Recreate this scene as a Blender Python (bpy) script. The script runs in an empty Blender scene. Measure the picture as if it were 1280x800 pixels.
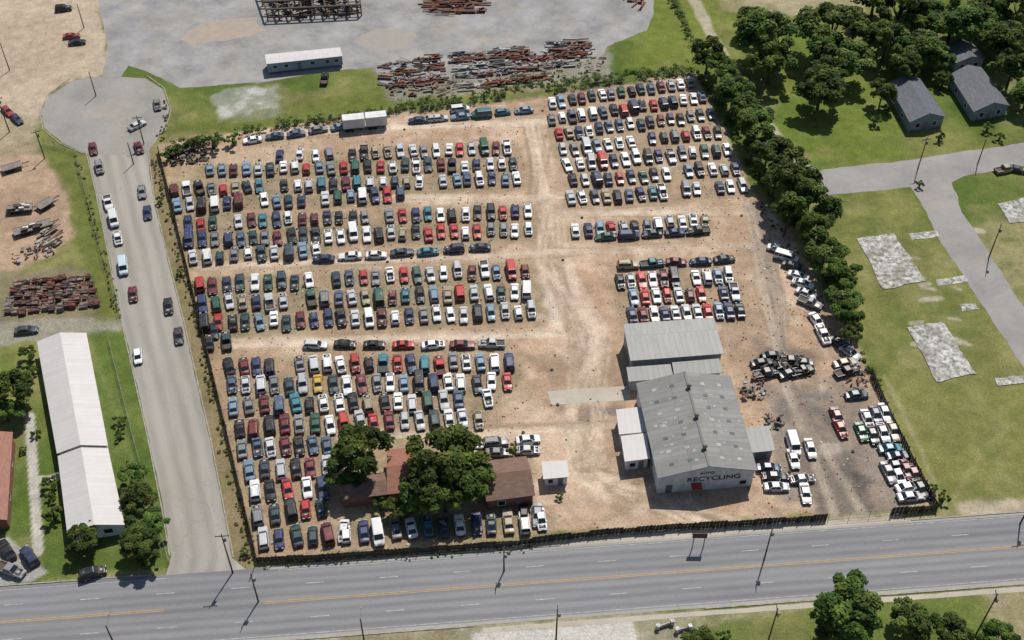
import bpy, math, random
import numpy as np
from mathutils import Vector, Matrix
random.seed(7); rng=np.random.default_rng(7)
R=math.radians
scene=bpy.context.scene
scene.view_settings.view_transform='Standard'; scene.view_settings.look='None'; scene.view_settings.exposure=0

# ------------------------------------------------------------------ survey (aerial photogrammetry -> metres on the ground)
H=166.0; F=1473.0; TH=R(45.0)
def G(u,v,z=0.0):
    xc=(u-640)/F; yc=-(v-400)/F
    ry=yc*math.sin(TH)+math.cos(TH); rz=yc*math.cos(TH)-math.sin(TH)
    t=(H-z)/(-rz)
    return Vector((xc*t, -H+ry*t, z))

cam=bpy.data.cameras.new("camera"); co=bpy.data.objects.new("camera",cam); scene.collection.objects.link(co)
cam.sensor_width=36; cam.lens=F/1280*36; cam.clip_end=6000; cam.clip_start=1
co.location=(0,-H,H); co.rotation_euler=(math.pi/2-TH,0,0); scene.camera=co

# ------------------------------------------------------------------ light
AZ=R(22); EL=R(57)
sv=Vector((math.cos(EL)*math.sin(AZ),math.cos(EL)*math.cos(AZ),math.sin(EL)))
sl=bpy.data.lights.new("sun",'SUN'); sl.energy=4.4; sl.angle=R(0.5); sl.color=(1,0.955,0.88)
so=bpy.data.objects.new("sun",sl); scene.collection.objects.link(so); so.rotation_mode='QUATERNION'; so.rotation_quaternion=sv.to_track_quat('Z','Y')
w=bpy.data.worlds.new("World"); scene.world=w; w.use_nodes=True
nt=w.node_tree; bg=nt.nodes['Background']; sk=nt.nodes.new('ShaderNodeTexSky'); sk.sky_type='NISHITA'; sk.sun_disc=False
sk.sun_elevation=EL; sk.sun_rotation=AZ; nt.links.new(sk.outputs[0],bg.inputs[0]); bg.inputs[1].default_value=0.08

# ------------------------------------------------------------------ material helpers
class NM:
    def __init__(s,name):
        s.m=bpy.data.materials.new(name); s.m.use_nodes=True; s.t=s.m.node_tree; s.n=s.t.nodes; s.p=s.n['Principled BSDF']
        s.p.inputs['Specular IOR Level'].default_value=0.3
    def new(s,t,**k):
        n=s.n.new(t)
        for a,b in k.items(): setattr(n,a,b)
        return n
    def l(s,a,b): s.t.links.new(a,b)
    def coord(s,kind='Object',scale=(1,1,1)):
        c=s.new('ShaderNodeTexCoord'); m=s.new('ShaderNodeMapping'); m.inputs['Scale'].default_value=scale
        s.l(c.outputs[kind],m.inputs[0]); return m.outputs[0]
    def noise(s,vec,scale,detail=4,rough=0.6):
        n=s.new('ShaderNodeTexNoise'); n.inputs['Scale'].default_value=scale; n.inputs['Detail'].default_value=detail; n.inputs['Roughness'].default_value=rough
        s.l(vec,n.inputs['Vector']); return n.outputs['Fac']
    def ramp(s,fac,a,b,c0=(0,0,0,1),c1=(1,1,1,1)):
        r=s.new('ShaderNodeValToRGB'); r.color_ramp.elements[0].position=a; r.color_ramp.elements[1].position=b
        r.color_ramp.elements[0].color=c0; r.color_ramp.elements[1].color=c1; s.l(fac,r.inputs[0]); return r.outputs[0]
    def mix(s,fac,a,b,blend='MIX'):
        m=s.new('ShaderNodeMix',data_type='RGBA',blend_type=blend)
        for inp,v in ((m.inputs[0],fac),(m.inputs[6],a),(m.inputs[7],b)):
            if isinstance(v,bpy.types.NodeSocket): s.l(v,inp)
            elif isinstance(v,(int,float)): inp.default_value=v
            else: inp.default_value=tuple(v)+((1,) if len(v)==3 else ())
        return m.outputs[2]
    def math(s,op,a,b=0.0):
        m=s.new('ShaderNodeMath',operation=op)
        for inp,v in ((m.inputs[0],a),(m.inputs[1],b)):
            if isinstance(v,bpy.types.NodeSocket): s.l(v,inp)
            else: inp.default_value=v
        return m.outputs[0]
    def base(s,c): s.l(c,s.p.inputs['Base Color'])
    def rough(s,v): s.p.inputs['Roughness'].default_value=v
    def bump(s,h,st=0.4,d=0.05):
        b=s.new('ShaderNodeBump'); b.inputs['Strength'].default_value=st; b.inputs['Distance'].default_value=d; s.l(h,b.inputs['Height']); s.l(b.outputs[0],s.p.inputs['Normal'])

def mat_noisy(name,c,amt=0.25,scale=1.5,rough=0.85,c2=None,metal=0,bump=0):
    q=NM(name); v=q.coord(); n=q.noise(v,scale,5,0.65)
    c2=c2 or tuple(x*(1-amt*1.6) for x in c)
    col=q.mix(q.ramp(n,0.35,0.68),c2,c); q.base(col); q.rough(rough); q.p.inputs['Metallic'].default_value=metal
    if bump: q.bump(q.noise(v,scale*4,3),bump)
    return q.m
def mat_attr(name,rough=0.8,amt=0.3,scale=3,metal=0):
    q=NM(name); a=q.new('ShaderNodeAttribute',attribute_name='Col'); v=q.coord(); n=q.noise(v,scale,4)
    q.base(q.mix(amt,a.outputs['Color'],q.ramp(n,0.3,0.7,(.25,.25,.25,1),(1.4,1.4,1.4,1)),'MULTIPLY')); q.rough(rough); q.p.inputs['Metallic'].default_value=metal
    return q.m

# ground
q=NM("ground_soil_and_grass"); a=q.new('ShaderNodeAttribute',attribute_name='Col'); v=q.coord()
n1=q.ramp(q.noise(v,0.35,6,0.7),0.25,0.75,(.66,.68,.68,1),(1.28,1.27,1.26,1))
n2=q.ramp(q.noise(v,2.6,4,0.75),0.3,0.7,(.66,.68,.66,1),(1.3,1.29,1.3,1))
c=q.mix(1.0,a.outputs['Color'],n1,'MULTIPLY'); c=q.mix(1.0,c,n2,'MULTIPLY'); q.base(c); q.rough(0.95); q.p.inputs['Specular IOR Level'].default_value=0.1
q.bump(q.noise(v,3.0,5,0.7),0.6,0.15); M_GROUND=q.m

def mat_asphalt(name,c,kind='Object',stretch=(1,1,1),crack=0.5,patch=0.25,dirt=(.36,.29,.2),dirtamt=0.3,wear=None):
    q=NM(name); v=q.coord(kind,stretch); v0=q.coord('Object')
    big=q.ramp(q.noise(v,0.12,5,0.65),0.3,0.72,tuple(x*(1-patch) for x in c)+(1,),tuple(min(1,x*(1+patch)) for x in c)+(1,))
    fine=q.ramp(q.noise(v0,5,3,0.7),0.3,0.7,(.86,.86,.86,1),(1.14,1.14,1.14,1))
    col=q.mix(1.0,big,fine,'MULTIPLY')
    if wear:
        cc=q.new('ShaderNodeTexCoord'); sx=q.new('ShaderNodeSeparateXYZ'); q.l(cc.outputs['UV'],sx.inputs[0])
        s_=q.math('SINE',q.math('MULTIPLY',sx.outputs['Y'],wear)); f=q.ramp(q.math('ADD',q.math('MULTIPLY',s_,.25),q.noise(v,.35,3,.6)),.3,.9,(1.09,1.09,1.09,1),(.82,.82,.82,1))
        col=q.mix(1.0,col,f,'MULTIPLY')
    vo=q.new('ShaderNodeTexVoronoi',feature='DISTANCE_TO_EDGE'); vo.inputs['Scale'].default_value=0.17
    wn=q.new('ShaderNodeTexNoise'); wn.inputs['Scale'].default_value=0.6; wn.inputs['Detail'].default_value=4; q.l(v0,wn.inputs['Vector'])
    vm=q.new('ShaderNodeVectorMath',operation='SCALE'); q.l(wn.outputs['Color'],vm.inputs[0]); vm.inputs['Scale'].default_value=2.2
    va=q.new('ShaderNodeVectorMath',operation='ADD'); q.l(v0,va.inputs[0]); q.l(vm.outputs[0],va.inputs[1]); q.l(va.outputs[0],vo.inputs['Vector'])
    cr=q.ramp(vo.outputs['Distance'],0.004,0.012,(1,1,1,1),(0,0,0,1))
    msk=q.ramp(q.noise(v0,0.05,2),0.45,0.62)
    crf=q.math('MULTIPLY',q.math('MULTIPLY',cr,msk),crack)
    col=q.mix(crf,col,tuple(x*0.45 for x in c))
    dm=q.math('MULTIPLY',q.ramp(q.noise(v0,0.09,6,0.7),0.5,0.72),dirtamt)
    col=q.mix(dm,col,dirt)
    dk=q.math('MULTIPLY',q.ramp(q.noise(v,0.3,5,0.65),0.55,0.75),0.35)
    col=q.mix(dk,col,tuple(x*0.6 for x in c))
    q.base(col); q.rough(0.9); return q.m
M_HWY=mat_asphalt("highway_asphalt",(.205,.205,.213),'UV',(0.12,1.6,1),0.15,0.16,dirtamt=0.1,wear=2*math.pi/1.65)
M_STREET=mat_asphalt("street_worn_concrete",(.31,.29,.255),'UV',(0.15,1.0,1),0.3,0.15,dirtamt=0.3,wear=2*math.pi/3.2)
M_CUL=mat_asphalt("cul_de_sac_asphalt",(.28,.265,.245),'Object',(1,1,1),0.35,0.18,dirtamt=0.35)
M_LOT=mat_asphalt("lot_asphalt",(.275,.27,.265),'Object',(1,1,1),0.45,0.32,dirt=(.38,.325,.25),dirtamt=0.65)
M_CONC=mat_asphalt("concrete_pavement",(.42,.375,.31),'Object',(1,1,1),0.4,0.15,dirtamt=0.4)
q=NM("rubble_slab_concrete"); v=q.coord(); n=q.noise(v,.9,7,.78); n_=q.noise(v,.22,5,.6)
c=q.mix(q.ramp(n,.40,.60),(.15,.145,.12),(.60,.59,.56)); c=q.mix(q.math('MULTIPLY',q.ramp(n_,.45,.62),.6),c,(.17,.16,.12)); q.base(c); q.rough(.95); M_SLAB=q.m
M_KERB=mat_noisy("kerb_concrete",(.42,.39,.34),.3,.8)
M_WHITE_LINE=mat_noisy("worn_white_marking",(.56,.56,.54),.3,1.2,c2=(.26,.26,.26))
M_YELLOW_LINE=mat_noisy("worn_yellow_marking",(.56,.35,.10),.3,.8,c2=(.38,.26,.12))

# ------------------------------------------------------------------ mesh builder
class MB:
    def __init__(s): s.v=[];s.f=[];s.m=[];s.c=[];s.uv={}
    def face(s,pts,mat=0,col=(1,1,1)):
        i=len(s.v); s.v+= [tuple(p) for p in pts]; s.f.append(tuple(range(i,i+len(pts)))); s.m.append(mat); s.c.append(col)
    def box(s,c,sz,rz=0,mat=0,col=(1,1,1),rx=0,ry=0,taper=1.0):
        M=Matrix.Translation(Vector(c))@Matrix.Rotation(rz,4,'Z')@Matrix.Rotation(rx,4,'X')@Matrix.Rotation(ry,4,'Y')
        hx,hy,hz=sz[0]/2,sz[1]/2,sz[2]/2; i=len(s.v)
        for z in(-1,1):
            k=taper if z>0 else 1
            for x,y in((-1,-1),(1,-1),(1,1),(-1,1)): s.v.append(tuple(M@Vector((x*hx*k,y*hy*k,z*hz))))
        for f in((3,2,1,0),(4,5,6,7),(0,1,5,4),(1,2,6,5),(2,3,7,6),(3,0,4,7)):
            s.f.append(tuple(i+k for k in f)); s.m.append(mat); s.c.append(col)
    def cyl(s,p0,p1,r0,r1=None,n=8,mat=0,col=(1,1,1)):
        r1=r0 if r1 is None else r1; p0=Vector(p0);p1=Vector(p1); d=(p1-p0).normalized()
        a=d.orthogonal().normalized(); b=d.cross(a); i=len(s.v)
        for p,r in((p0,r0),(p1,r1)):
            for k in range(n):
                t=2*math.pi*k/n; s.v.append(tuple(p+(a*math.cos(t)+b*math.sin(t))*r))
        for k in range(n):
            s.f.append((i+k,i+(k+1)%n,i+n+(k+1)%n,i+n+k)); s.m.append(mat); s.c.append(col)
        s.f.append(tuple(i+n-1-k for k in range(n))); s.m.append(mat); s.c.append(col)
        s.f.append(tuple(i+n+k for k in range(n))); s.m.append(mat); s.c.append(col)
    def mesh(s,name,mats,smooth=None):
        me=bpy.data.meshes.new(name); me.from_pydata(s.v,[],s.f)
        for m in mats: me.materials.append(m)
        me.polygons.foreach_set('material_index',s.m)
        at=me.attributes.new('Col','FLOAT_COLOR','FACE')
        at.data.foreach_set('color',np.array([list(c)+[1] for c in s.c],dtype=np.float32).ravel())
        if smooth: me.polygons.foreach_set('use_smooth',[m in smooth for m in s.m])
        me.update(); return me
def link(name,me,loc=(0,0,0),rz=0,sc=1,parent=None):
    o=bpy.data.objects.new(name,me); scene.collection.objects.link(o); o.location=loc; o.rotation_euler=(0,0,rz)
    o.scale=(sc,sc,sc) if not hasattr(sc,'__len__') else sc
    if parent: o.parent=parent
    return o
def empty(name,loc=(0,0,0)):
    o=bpy.data.objects.new(name,None); scene.collection.objects.link(o); o.location=loc; return o

# ------------------------------------------------------------------ noise in numpy
def vnoise(x,y,sc,seed):
    r=np.random.default_rng(seed).random((256,256)); x=x/sc+1000; y=y/sc+1000
    xi=np.floor(x).astype(int); yi=np.floor(y).astype(int); fx=x-xi; fy=y-yi; fx=fx*fx*(3-2*fx); fy=fy*fy*(3-2*fy)
    a=r[xi%256,yi%256];b=r[(xi+1)%256,yi%256];c=r[xi%256,(yi+1)%256];d=r[(xi+1)%256,(yi+1)%256]
    return (a*(1-fx)+b*fx)*(1-fy)+(c*(1-fx)+d*fx)*fy
def fbm(x,y,sc,seed,o=4):
    t=0;a=1;n=0
    for k in range(o): t=t+a*vnoise(x,y,sc/2**k,seed+k); n+=a; a*=.55
    return t/n   # 0..1

# ------------------------------------------------------------------ rows of cars (survey of the yard)
rows=[(395,194,635,184,.1,.3),(262,213,642,204,.1,.5),(218,237,645,223,.1,.6),(222,257,500,243,.1,.6),
 (235,279,660,264,.1,.5),(238,300,660,287,.1,.6),(242,322,395,313,.1,.6),
 (250,357,655,337,.1,.5),(252,380,660,363,.1,.7),(256,404,665,389,.1,.6),(262,430,284,428,.12,.5),
 (287,457,636,453,.1,.4),(290,482,632,477,.1,.4),(294,508,610,500,.1,.4),(300,535,598,523,.1,.4),
 (304,561,410,557,.14,.3),(312,588,408,583,.14,.3),(318,615,404,610,.15,.3),(324,643,402,637,.15,.3),(330,674,675,650,.12,.3),
 (690,128,862,103,.3,.2),(690,149,878,122,.3,.2),(698,168,888,143,.3,.2),(704,187,897,164,.3,.2),(710,206,908,187,.3,.2),(716,226,918,210,.3,.2),(714,248,928,233,.3,.2),
 (720,288,882,276,.2,.2),(775,352,910,345,.22,.2),(778,373,918,366,.22,.2),(790,394,925,388,.22,.2)]
hrows=[(405,325,600,312),(395,433,615,433),(316,177,425,161),(522,153,655,140),(757,299,872,291),(785,334,905,326)]

# ------------------------------------------------------------------ ground sheet
def axis(lo,hi,st,far):
    mid=np.arange(lo,hi+st,st); o=[];d=st;x=0
    while x<far: d*=1.5; x+=d; o.append(x)
    o=np.array(o); return np.concatenate([lo-o[::-1],mid,mid[-1]+o])
ax=axis(-148,148,.42,2500); ay=axis(-78,132,.42,2500)
X,Y=np.meshgrid(ax,ay,indexing='ij'); nx,ny=X.shape
C=np.zeros((nx,ny,3))
N1=fbm(X,Y,28,11,5); N2=fbm(X,Y,7,23,4); N3=fbm(X,Y,2.2,37,3); N4=fbm(X,Y,14,91,5)
EDGE=(fbm(X,Y,5,51,4)-.5)
def S(x,a,b): t=np.clip((x-a)/(b-a),0,1); return t*t*(3-2*t)
g0=np.array([.090,.130,.028]); g1=np.array([.175,.185,.055]); g2=np.array([.25,.22,.10])
wgt=S(N1,.35,.65)[...,None]; C[:]=g0*(1-wgt)+g1*wgt
w2=(S(N4,.54,.72)*.55)[...,None]; C[:]=C*(1-w2)+g2*w2
C*= (0.74+.52*N2)[...,None]
def seg_d(px,py,a,b):
    dx,dy=b[0]-a[0],b[1]-a[1]; t=np.clip(((px-a[0])*dx+(py-a[1])*dy)/(dx*dx+dy*dy+1e-9),0,1)
    return np.hypot(px-a[0]-t*dx,py-a[1]-t*dy)
def window(P,m):
    x0=min(p[0] for p in P)-m;x1=max(p[0] for p in P)+m;y0=min(p[1] for p in P)-m;y1=max(p[1] for p in P)+m
    return slice(max(0,np.searchsorted(ax,x0)-1),np.searchsorted(ax,x1)+1),slice(max(0,np.searchsorted(ay,y0)-1),np.searchsorted(ay,y1)+1)
def paint_w(wt,sl_,col,var=0.0):
    wt=wt[...,None]; col=np.array(col)
    if col.ndim==1: col=col[None,None,:]*np.ones_like(C[sl_])
    if var: col=col*(1-var+2*var*N2[sl_][...,None])
    C[sl_]=C[sl_]*(1-wt)+col*wt
def poly(pts,col,soft=1.0,amp=2.0,op=1.0,var=.15,patchy=0,img=True):
    P=[G(*p) for p in pts] if img else pts
    sl_=window(P,soft+amp+2); x=X[sl_];y=Y[sl_]
    if x.size==0: return
    d=np.full(x.shape,1e9); ins=np.zeros(x.shape,bool)
    for i in range(len(P)):
        a=P[i];b=P[(i+1)%len(P)]; d=np.minimum(d,seg_d(x,y,a,b))
        cnd=((a[1]>y)!=(b[1]>y)); xx=(b[0]-a[0])*(y-a[1])/((b[1]-a[1]) if b[1]!=a[1] else 1e-9)+a[0]; ins^=(cnd&(x<xx))
    sd=np.where(ins,-d,d)+EDGE[sl_]*2*amp
    wt=1-S(sd,-soft/2,soft/2); wt=wt*op
    if patchy: wt=wt*(1-patchy+patchy*S(N2[sl_]*.6+N3[sl_]*.4,.42,.58))
    paint_w(wt,sl_,col,var)
def stroke(pts,wd,col,soft=.6,amp=.4,op=1.0,patchy=0,var=.1):
    P=[G(*p) for p in pts]; sl_=window(P,wd+soft+amp+1); x=X[sl_];y=Y[sl_]
    if x.size==0: return
    d=np.full(x.shape,1e9)
    for i in range(len(P)-1): d=np.minimum(d,seg_d(x,y,P[i],P[i+1]))
    d=d+EDGE[sl_]*2*amp; wt=(1-S(d,wd/2-soft/2,wd/2+soft/2))*op
    if patchy: wt=wt*(1-patchy+patchy*S(N2[sl_]*.6+N3[sl_]*.4,.42,.58))
    paint_w(wt,sl_,col,var)
def inside(p,P):
    c=False
    for i in range(len(P)):
        a=P[i];b=P[i-1]
        if (a.y>p.y)!=(b.y>p.y) and p.x<(b.x-a.x)*(p.y-a.y)/(b.y-a.y)+a.x: c=not c
    return c
DIRT=(.42,.293,.20)
poly([(-80,-60),(122,-60),(135,92),(95,98),(62,115),(45,150),(40,178),(-80,200)],(.44,.355,.265),2,3)
poly([(-80,30),(60,20),(110,60),(60,100),(-80,120)],(.36,.28,.20),3,4,.6,patchy=.6)
poly([(-60,195),(40,182),(70,215),(88,250),(95,290),(62,325),(30,338),(-60,345)],(.40,.28,.195),2,3)
poly([(-60,240),(70,235),(85,280),(-60,300)],(.26,.18,.125),3,4,.6,patchy=.6)
poly([(-60,120),(45,150),(55,190),(-60,205)],(.29,.25,.16),2,2,.7)
poly([(-40,340),(110,335),(130,400),(-40,415)],(.22,.18,.12),2,2,.8)
poly([(-40,402),(160,396),(160,412),(-40,440)],(.30,.275,.235),1,1,.8)
poly([(262,116),(300,110),(345,108),(352,140),(310,150),(272,154)],(.44,.425,.40),2,3,.95,patchy=.5)
poly([(470,85),(760,60),(770,100),(560,122),(485,128)],(.27,.245,.21),2,2,.9,patchy=.3)
poly([(895,-40),(1100,-40),(1080,18),(1000,22),(900,12)],(.36,.30,.21),2,2,.8,patchy=.3)
poly([(0,-120),(130,-120),(130,0),(0,0)],(.43,.36,.27),2,3,.9)
# grass moods
poly([(1030,250),(1150,240),(1330,500),(1330,640),(1190,645),(1080,430)],(.195,.19,.065),5,6,.8,patchy=.45)
poly([(1200,290),(1280,260),(1330,380),(1270,390)],(.30,.25,.14),3,3,.7,patchy=.5)
poly([(1040,740),(1300,720),(1300,830),(860,830),(870,770)],(.14,.17,.045),2,3,.5,patchy=.4)
poly([(1215,745),(1300,728),(1300,830),(1240,830)],(.38,.30,.21),2,4,.8,patchy=.5)
poly([(205,160),(480,110),(480,140),(345,165),(210,190)],(.12,.14,.032),2,2,.7)
poly([(820,0),(900,0),(880,90),(780,85)],(.15,.18,.035),4,4,.8)
poly([(50,180),(95,195),(150,400),(120,400),(85,240)],(.12,.14,.035),2,2,.8)
poly([(910,20),(1000,20),(1120,130),(1130,200),(1000,200),(950,110)],(.13,.17,.03),4,4,.7)
poly([(110,415),(165,415),(218,690),(210,710),(60,715),(40,680),(150,660)],(.085,.13,.027),1.5,1,.8)
# the yard
yard=[(197,182),(345,158),(480,146),(640,126),(868,92),(905,160),(938,235),(985,290),(1020,350),(1060,415),(1112,520),(1168,632),(1035,640),(870,655),(690,668),(450,690),(320,698),(305,640),(262,450),(222,290)]
YP=[G(*p) for p in yard]
poly(yard,DIRT,1.5,1.2)
poly(yard,(.52,.39,.29),1.5,1.2,.8,patchy=1)
rs=random.Random(3)
for k in range(70):
    u=rs.uniform(230,1100);v=rs.uniform(150,660); du=rs.uniform(15,60); dv=rs.uniform(6,22)
    if not inside(G(u,v),YP): continue
    poly([(u-du,v),(u-du*.3,v-dv),(u+du*.7,v-dv*.7),(u+du,v+dv*.3),(u+du*.2,v+dv),(u-du*.7,v+dv*.8)],rs.choice([(.30,.205,.135),(.36,.245,.165),(.33,.23,.16),(.55,.44,.335),(.46,.33,.23)]),4,4,.5,patchy=.35)
poly([(180,190),(200,190),(260,440),(320,702),(292,716),(262,560),(228,400),(200,280)],(.24,.18,.105),1,1,.95,patchy=.2)
poly([(640,140),(700,150),(720,300),(780,340),(790,420),(760,480),(700,500),(640,450),(665,380)],(.49,.345,.24),4,4,.6,patchy=.3)
poly([(672,335),(705,330),(755,400),(762,440),(720,452),(690,420)],(.60,.49,.41),3,3,.95,patchy=.2)
poly([(700,330),(750,345),(775,420),(765,470),(740,450)],(.37,.23,.16),3,3,.6,patchy=.5)
poly([(210,190),(390,170),(400,205),(230,215)],(.46,.34,.235),2,2,.7)
poly([(700,508),(785,500),(790,525),(715,530)],(.15,.135,.12),2,2,.9,patchy=.3)
poly([(665,450),(770,440),(785,485),(690,490)],(.27,.19,.135),3,2,.85,patchy=.35)
poly([(935,480),(1060,470),(1110,560),(1150,630),(980,640),(955,600),(970,540)],(.235,.20,.17),4,4,.9,patchy=.25)
poly([(970,500),(1050,490),(1070,550),(1000,560)],(.14,.125,.115),4,4,.75,patchy=.7)
poly([(1000,555),(1060,560),(1090,635),(1020,640)],(.105,.095,.088),3,4,.9,patchy=.45)
poly([(1010,330),(1060,415),(1110,520),(1070,500),(1000,380)],(.28,.20,.13),3,3,.6,patchy=.4)
poly([(900,395),(960,400),(960,480),(910,480)],(.28,.20,.145),4,4,.65,patchy=.5)
poly([(640,520),(760,530),(800,640),(700,660),(660,600)],(.49,.36,.26),4,4,.6,patchy=.3)
poly([(770,590),(822,600),(822,640),(760,645)],(.30,.215,.15),3,3,.7,patchy=.5)
poly([(400,540),(660,560),(690,660),(420,680)],(.20,.17,.085),3,4,.7,patchy=.5)
poly([(205,200),(260,195),(270,300),(300,420),(262,440)],(.27,.22,.12),3,3,.6,patchy=.6)
poly([(945,438),(1015,435),(1022,474),(948,475)],(.12,.10,.09),2,2,.85,patchy=.3)
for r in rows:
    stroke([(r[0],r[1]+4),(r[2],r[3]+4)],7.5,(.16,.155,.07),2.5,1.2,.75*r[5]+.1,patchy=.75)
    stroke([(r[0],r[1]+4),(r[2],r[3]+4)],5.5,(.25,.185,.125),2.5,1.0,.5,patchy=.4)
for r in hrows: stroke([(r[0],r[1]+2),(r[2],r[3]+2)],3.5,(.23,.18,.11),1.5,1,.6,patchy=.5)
def tracks(pts,op=.35,col=(.62,.50,.39)):
    for o in(-3.5,3.5): stroke([(p[0]+o,p[1]+o*.4) for p in pts],.85,col,.5,.25,op,patchy=.4)
for k in range(14):
    j=lambda s:random.uniform(-s,s)
    tracks([(675+j(20),150),(680+j(20),260),(700+j(26),330),(735+j(26),420),(730+j(26),520),(750+j(38),600),(900+j(50),655)],.5,random.choice([(.62,.50,.39),(.29,.205,.145),(.60,.48,.37),(.32,.23,.16)]))
for y0,y1,xa,xb in((250,250,480,700),(330,318,250,700),(430,415,290,700),(268,262,700,930),(315,305,690,960),(545,530,420,780),(165,150,350,690)):
    for k in range(6): tracks([(xa,y0+random.uniform(-6,6)),((xa+xb)/2,(y0+y1)/2+random.uniform(-5,5)),(xb,y1+random.uniform(-6,6))],.45,random.choice([(.62,.50,.39),(.30,.215,.15)]))
for k in range(9): tracks([(940+random.uniform(-12,12),250),(960+random.uniform(-20,20),380),(985,480+random.uniform(-10,10)),(1060+random.uniform(-30,30),645)],.45,random.choice([(.52,.43,.34),(.19,.16,.13)]))
for k in range(9):
    a_=random.uniform(0,6.28); c_=(random.uniform(690,820),random.uniform(560,640)); rr=random.uniform(15,45)
    tracks([(c_[0]+rr*1.4*math.cos(a_+t*.35),c_[1]+rr*.6*math.sin(a_+t*.35)) for t in range(7)],.5,random.choice([(.30,.215,.15),(.58,.47,.36)]))
for k in range(60):
    u=random.uniform(640,1050);v=random.uniform(150,640); stroke([(u,v),(u+random.uniform(-8,8),v+random.uniform(-4,4))],random.uniform(1,3),random.choice([(.28,.19,.13),(.60,.51,.42),(.18,.14,.11)]),1.5,1,.5,patchy=.4)
# verge by the highway
poly([(292,716),(322,702),(450,694),(700,668),(1035,646),(1170,640),(1300,625),(1300,655),(700,695),(330,720)],(.25,.22,.11),1.2,1,.95,patchy=.2)
poly([(590,690),(700,672),(1035,650),(1115,645),(1170,650),(1110,662),(700,692)],(.45,.385,.30),1.5,1,.9,patchy=.15)
poly([(1195,632),(1260,622),(1300,632),(1300,650),(1215,655)],(.43,.355,.27),1.5,1.5,.9,patchy=.2)
poly([(-40,735),(205,712),(215,722),(-40,752)],(.27,.24,.12),1,1,.8,patchy=.4)
poly([(300,830),(430,784),(600,776),(760,766),(870,764),(860,830)],(.36,.31,.235),1.5,2,.9,patchy=.25)
poly([(590,792),(790,776),(800,830),(590,830)],(.49,.47,.43),.8,.4,.95)
poly([(430,795),(560,785),(600,830),(420,830)],(.21,.18,.10),2,2,.85,patchy=.4)
poly([(870,772),(1010,750),(1010,762),(872,785)],(.36,.31,.21),1.5,1.5,.7,patchy=.5)
stroke([(37,520),(42,600),(48,690)],1.7,(.44,.41,.36),.3,.05)
stroke([(42,600),(75,596)],1.4,(.44,.41,.36),.3,.05)
poly([(-40,672),(10,672),(30,692),(60,715),(40,728),(-40,735)],(.35,.33,.30),.6,.4)
stroke([(855,-40),(868,0),(890,45),(925,105),(965,165),(1000,205),(1030,228)],3.2,(.41,.35,.27),1,.6,.9,patchy=.15)
stroke([(845,0),(862,40),(880,80)],1.4,(.06,.075,.03),.6,.4,.7)
stroke([(1182,640),(1150,560),(1105,470)],.9,(.33,.29,.17),.6,.3,.5)
stroke([(1182,640),(1230,560),(1280,520)],1,(.3,.27,.13),.8,.3,.35)
for o in(0,9): stroke([(1085+o,270),(1130+o,330),(1205+o,470),(1260+o,600)],.8,(.27,.25,.12),.8,.4,.35,patchy=.4)
stroke([(108,415),(160,560),(210,700)],1.0,(.2,.2,.08),.7,.3,.4)
for k in range(130):
    u=random.uniform(1040,1280);v=random.uniform(250,630)
    if (G(u,v).x-G(1000+(v-270)*.5,v).x)<6: continue
    stroke([(u,v),(u+random.uniform(-14,14),v+random.uniform(-6,6))],random.uniform(1,5),random.choice([(.10,.13,.035),(.26,.23,.11),(.23,.215,.08),(.13,.15,.045)]),2.5,1.5,.5,patchy=.4)
for k in range(80):
    u=random.choice([random.uniform(960,1280),random.uniform(820,870),random.uniform(110,200)]);v=random.uniform(0,200) if u>400 else random.uniform(420,700)
    if inside(G(u,v),YP) : continue
    stroke([(u,v),(u+random.uniform(-10,10),v+random.uniform(-5,5))],random.uniform(1,4),random.choice([(.08,.12,.028),(.22,.2,.08),(.17,.19,.05)]),2.5,1.5,.45,patchy=.4)
for k in range(16):
    u=1150+random.uniform(-20,70);v=300+random.uniform(-20,150); stroke([(u,v),(u+random.uniform(5,18),v+random.uniform(-2,4))],random.uniform(.8,1.6),(.44,.40,.32),.6,.5,.8,patchy=.3)
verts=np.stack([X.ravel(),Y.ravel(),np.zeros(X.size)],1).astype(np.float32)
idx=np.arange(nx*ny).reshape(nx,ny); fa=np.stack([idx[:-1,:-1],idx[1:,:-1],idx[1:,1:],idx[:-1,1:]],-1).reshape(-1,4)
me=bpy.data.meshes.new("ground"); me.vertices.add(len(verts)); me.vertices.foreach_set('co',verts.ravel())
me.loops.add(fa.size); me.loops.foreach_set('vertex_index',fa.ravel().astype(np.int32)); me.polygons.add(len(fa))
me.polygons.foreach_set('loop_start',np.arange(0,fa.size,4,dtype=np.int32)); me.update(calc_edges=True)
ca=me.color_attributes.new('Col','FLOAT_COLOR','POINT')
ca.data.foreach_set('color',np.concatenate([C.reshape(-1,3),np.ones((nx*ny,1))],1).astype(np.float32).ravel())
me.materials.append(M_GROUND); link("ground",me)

# ------------------------------------------------------------------ sheets / roads
def jit(P,amp,step=1.2):
    out=[]
    for i in range(len(P)):
        a=P[i];b=P[(i+1)%len(P)]; L=(b-a).length; n=max(1,int(L/step))
        if L>400: n=1
        for k in range(n):
            p=a.lerp(b,k/n); d=(b-a).normalized(); nrm=Vector((-d.y,d.x,0)); e=float(fbm(np.array([p.x]),np.array([p.y]),3,77,3)[0])-.5
            out.append(p+nrm*e*2*amp)
    return out
def sheet(name,pts,z,mat,amp=.3):
    P=[Vector((G(*p).x,G(*p).y,z)) for p in pts]; P=jit(P,amp) if amp else P
    me=bpy.data.meshes.new(name)
    import bmesh
    bm=bmesh.new(); f=bm.faces.new([bm.verts.new(p) for p in P]); bm.normal_update()
    if f.normal.z<0: f.normal_flip()
    bmesh.ops.triangulate(bm,faces=[f]); bm.to_mesh(me); bm.free(); me.materials.append(mat); return link(name,me)
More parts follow.
